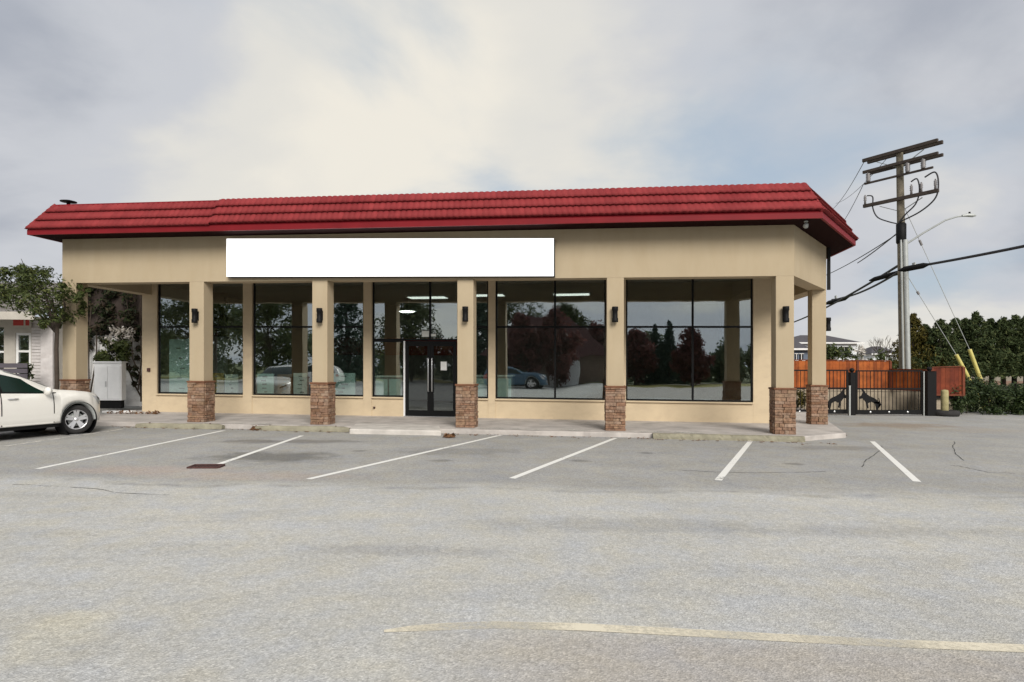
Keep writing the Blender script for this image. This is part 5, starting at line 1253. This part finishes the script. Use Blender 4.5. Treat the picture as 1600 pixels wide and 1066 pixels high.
MT = [(815, 53, 'broad', 5.6, 2.3, 'maple', 'red leaved maple before the mirrored bungalow'), (868, 54, 'broad', 6.4, 2.5, 'maple', 'taller red maple over the mirrored gable'), (790, 66, 'broad', 11.5, 4.6, 'leaf', 'tall dark tree rising behind the mirrored bungalow'), (885, 70, 'broad', 8.5, 3.4, 'leaf', 'round dark tree behind the mirrored gable'), (420, 60, 'broad', 9.5, 4.2, 'leaf', 'large dark tree mirrored in the second window'), (300, 58, 'broad', 10, 4.5, 'leaf', 'large dark tree mirrored in the first window'), (540, 60, 'con', 9.5, 3, 'mirror_conifer', 'conifer mirrored beside the second stone pillar'),
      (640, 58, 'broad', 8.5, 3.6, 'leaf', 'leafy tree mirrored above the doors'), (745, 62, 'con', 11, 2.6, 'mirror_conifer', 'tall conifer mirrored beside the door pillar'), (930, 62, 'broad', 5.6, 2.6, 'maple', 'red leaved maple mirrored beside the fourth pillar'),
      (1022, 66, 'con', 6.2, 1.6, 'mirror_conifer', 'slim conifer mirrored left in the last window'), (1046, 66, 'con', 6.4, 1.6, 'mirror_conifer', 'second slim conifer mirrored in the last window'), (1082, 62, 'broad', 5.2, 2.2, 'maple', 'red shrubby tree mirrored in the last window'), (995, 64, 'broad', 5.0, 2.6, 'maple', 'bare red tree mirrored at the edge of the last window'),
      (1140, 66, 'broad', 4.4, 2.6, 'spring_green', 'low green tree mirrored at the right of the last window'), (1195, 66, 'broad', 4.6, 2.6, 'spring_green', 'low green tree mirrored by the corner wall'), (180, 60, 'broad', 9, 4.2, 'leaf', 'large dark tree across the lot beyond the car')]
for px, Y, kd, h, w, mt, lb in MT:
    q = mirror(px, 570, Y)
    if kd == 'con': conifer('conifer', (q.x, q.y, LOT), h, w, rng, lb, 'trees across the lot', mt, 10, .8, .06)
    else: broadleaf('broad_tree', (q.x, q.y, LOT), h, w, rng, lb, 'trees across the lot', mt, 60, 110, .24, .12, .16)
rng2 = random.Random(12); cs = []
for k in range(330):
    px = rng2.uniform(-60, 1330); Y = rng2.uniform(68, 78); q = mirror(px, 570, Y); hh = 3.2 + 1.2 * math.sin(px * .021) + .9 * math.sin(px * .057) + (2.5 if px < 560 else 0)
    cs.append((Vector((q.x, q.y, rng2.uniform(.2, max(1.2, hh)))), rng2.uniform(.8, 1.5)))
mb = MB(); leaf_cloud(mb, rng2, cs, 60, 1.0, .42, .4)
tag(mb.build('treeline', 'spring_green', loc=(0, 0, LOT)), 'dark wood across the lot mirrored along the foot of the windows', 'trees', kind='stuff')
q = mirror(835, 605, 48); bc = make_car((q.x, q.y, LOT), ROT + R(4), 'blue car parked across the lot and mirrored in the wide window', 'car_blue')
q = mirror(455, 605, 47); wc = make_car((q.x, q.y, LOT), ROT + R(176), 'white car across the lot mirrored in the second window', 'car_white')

# ------------------------------------------------------------------ the fall of the site
dg = bpy.context.evaluated_depsgraph_get(); bpy.context.view_layer.update()
def shear_mesh(o):
    mw = o.matrix_world.copy(); inv = mw.inverted()
    for v in o.data.vertices:
        p = mw @ v.co; p.z -= K * p.x; v.co = inv @ p
def walk(o):
    if o.type == 'MESH': shear_mesh(o)
    for c in o.children: walk(c)
for o in list(scene.objects):
    if o.parent: continue
    if o.name in SHEAR: walk(o)
    else: o.location.z -= K * o.location.x

# ------------------------------------------------------------------ sky, sun, camera
SUN_EL, SUN_AZ = R(32), R(164)         # azimuth clockwise from +Y
w = bpy.data.worlds.new('World'); scene.world = w; w.use_nodes = True
nt = w.node_tree; nd, ln = nt.nodes, nt.links; nd.clear()
out = N(nd, 'ShaderNodeOutputWorld'); bg = N(nd, 'ShaderNodeBackground', Strength=0.0515)
sky = N(nd, 'ShaderNodeTexSky'); sky.sky_type = 'NISHITA'; sky.sun_disc = False; sky.sun_elevation = SUN_EL; sky.sun_rotation = SUN_AZ; sky.dust_density = 2.0; sky.air_density = 1.0
tc = N(nd, 'ShaderNodeTexCoord'); sep = N(nd, 'ShaderNodeSeparateXYZ'); ln.new(tc.outputs['Generated'], sep.inputs[0])
mx_ = N(nd, 'ShaderNodeMath', operation='MAXIMUM'); ln.new(sep.outputs['Z'], mx_.inputs[0]); mx_.inputs[1].default_value = 0.0
ad = N(nd, 'ShaderNodeMath', operation='ADD'); ln.new(mx_.outputs[0], ad.inputs[0]); ad.inputs[1].default_value = 0.22
dv = N(nd, 'ShaderNodeVectorMath', operation='DIVIDE'); ln.new(tc.outputs['Generated'], dv.inputs[0])
cb_ = N(nd, 'ShaderNodeCombineXYZ')
for i in range(3): ln.new(ad.outputs[0], cb_.inputs[i])
ln.new(cb_.outputs[0], dv.inputs[1])
def cn(scale, loc, detail=7.0, rough=0.55, dist=0.6, stretch=(1, 1, 0.0)):
    mp = N(nd, 'ShaderNodeMapping'); mp.inputs['Location'].default_value = loc; mp.inputs['Scale'].default_value = stretch; ln.new(dv.outputs[0], mp.inputs['Vector'])
    n = N(nd, 'ShaderNodeTexNoise', Scale=scale, Detail=detail, Roughness=rough, Distortion=dist); ln.new(mp.outputs[0], n.inputs['Vector']); return n.outputs['Fac']
SKY_OFF1, SKY_OFF2 = (3.1, 1.7, 0), (8.3, 4.2, 0)
cov = cn(0.85, SKY_OFF1, 8.0, 0.52, 0.35); shade = cn(0.75, SKY_OFF2, 8.0, 0.52, 0.4)
# a brighter, warmer part of the overcast toward (-0.12, 0.95, 0.35), a blue gap to the right
def lobe(d, p):
    n = N(nd, 'ShaderNodeVectorMath', operation='DOT_PRODUCT'); ln.new(tc.outputs['Generated'], n.inputs[0]); n.inputs[1].default_value = Vector(d).normalized()
    m_ = N(nd, 'ShaderNodeMath', operation='MAXIMUM'); ln.new(n.outputs['Value'], m_.inputs[0]); m_.inputs[1].default_value = 0
    q_ = N(nd, 'ShaderNodeMath', operation='POWER'); ln.new(m_.outputs[0], q_.inputs[0]); q_.inputs[1].default_value = p; return q_.outputs[0]
def mul(a, b):
    n = N(nd, 'ShaderNodeMath', operation='MULTIPLY'); ln.new(a, n.inputs[0])
    if isinstance(b, (int, float)): n.inputs[1].default_value = b
    else: ln.new(b, n.inputs[1])
    return n.outputs[0]
def add(a, b, op='ADD', clamp=False):
    n = N(nd, 'ShaderNodeMath', operation=op, use_clamp=clamp); ln.new(a, n.inputs[0])
    if isinstance(b, (int, float)): n.inputs[1].default_value = b
    else: ln.new(b, n.inputs[1])
    return n.outputs[0]
gap = lobe((0.42, 1.0, 0.36), 26)
covr = add(cov, mul(gap, 0.15), 'SUBTRACT')
cr = ramp(nd, [(0.24, g3(0)), (0.46, g3(1))], 'EASE'); ln.new(covr, cr.inputs['Fac'])
warm = lobe((-0.20, 1.0, 0.36), 18); low = lobe((0.60, 1.0, 0.06), 90)
grey = lobe((-0.95, 1.0, 0.30), 14); grey2 = lobe((0.85, 1.0, 0.34), 16)
br = add(add(add(add(shade, mul(warm, 0.27)), mul(low, 0.22)), mul(grey, 0.05), 'SUBTRACT'), mul(grey2, 0.12), 'SUBTRACT')
cc = ramp(nd, [(0.30, (3.6, 3.85, 4.4)), (0.48, (5.3, 5.45, 5.8)), (0.64, (6.8, 6.65, 6.25)), (0.8, (7.7, 7.35, 6.6))], 'EASE'); ln.new(br, cc.inputs['Fac'])
bl = N(nd, 'ShaderNodeMix', data_type='RGBA'); bl.inputs['Factor'].default_value = 0.75; ln.new(sky.outputs[0], bl.inputs['A']); bl.inputs['B'].default_value = (4.3, 5.1, 5.95, 1)
mxx = N(nd, 'ShaderNodeMix', data_type='RGBA'); ln.new(cr.outputs[0], mxx.inputs['Factor']); ln.new(bl.outputs['Result'], mxx.inputs['A']); ln.new(cc.outputs[0], mxx.inputs['B'])
ln.new(mxx.outputs['Result'], bg.inputs['Color']); ln.new(bg.outputs[0], out.inputs[0])
sd = bpy.data.lights.new('sun', 'SUN'); sd.energy = 1.5; sd.angle = R(28); sd.color = (1.0, 0.95, 0.88)
so = bpy.data.objects.new('sun', sd); col.objects.link(so)
dirv = Vector((math.sin(SUN_AZ) * math.cos(SUN_EL), math.cos(SUN_AZ) * math.cos(SUN_EL), math.sin(SUN_EL)))
so.rotation_euler = (-dirv).to_track_quat('-Z', 'Y').to_euler(); so.location = dirv * 60
cam = bpy.data.cameras.new('camera'); co = bpy.data.objects.new('camera', cam); col.objects.link(co)
co.location = (0, 0, CAMZ); co.rotation_euler = (R(90), 0, 0); cam.sensor_width = 36; cam.lens = 36 * F; cam.shift_y = 37.0 / 1600.0; cam.clip_start = 0.05; cam.clip_end = 2000
scene.camera = co
scene.render.engine = 'CYCLES'; cy = scene.cycles
cy.max_bounces = 8; cy.transparent_max_bounces = 12; cy.glossy_bounces = 4; cy.diffuse_bounces = 3; cy.caustics_reflective = False; cy.caustics_refractive = False
cy.use_denoising = True; cy.sample_clamp_indirect = 6
scene.render.resolution_x, scene.render.resolution_y = 1024, 682
vs = scene.view_settings; scene.display_settings.display_device = 'sRGB'; vs.view_transform = 'Standard'; vs.look = 'None'; vs.exposure = 1.12; vs.gamma = 1.0; vs.use_curve_mapping = False
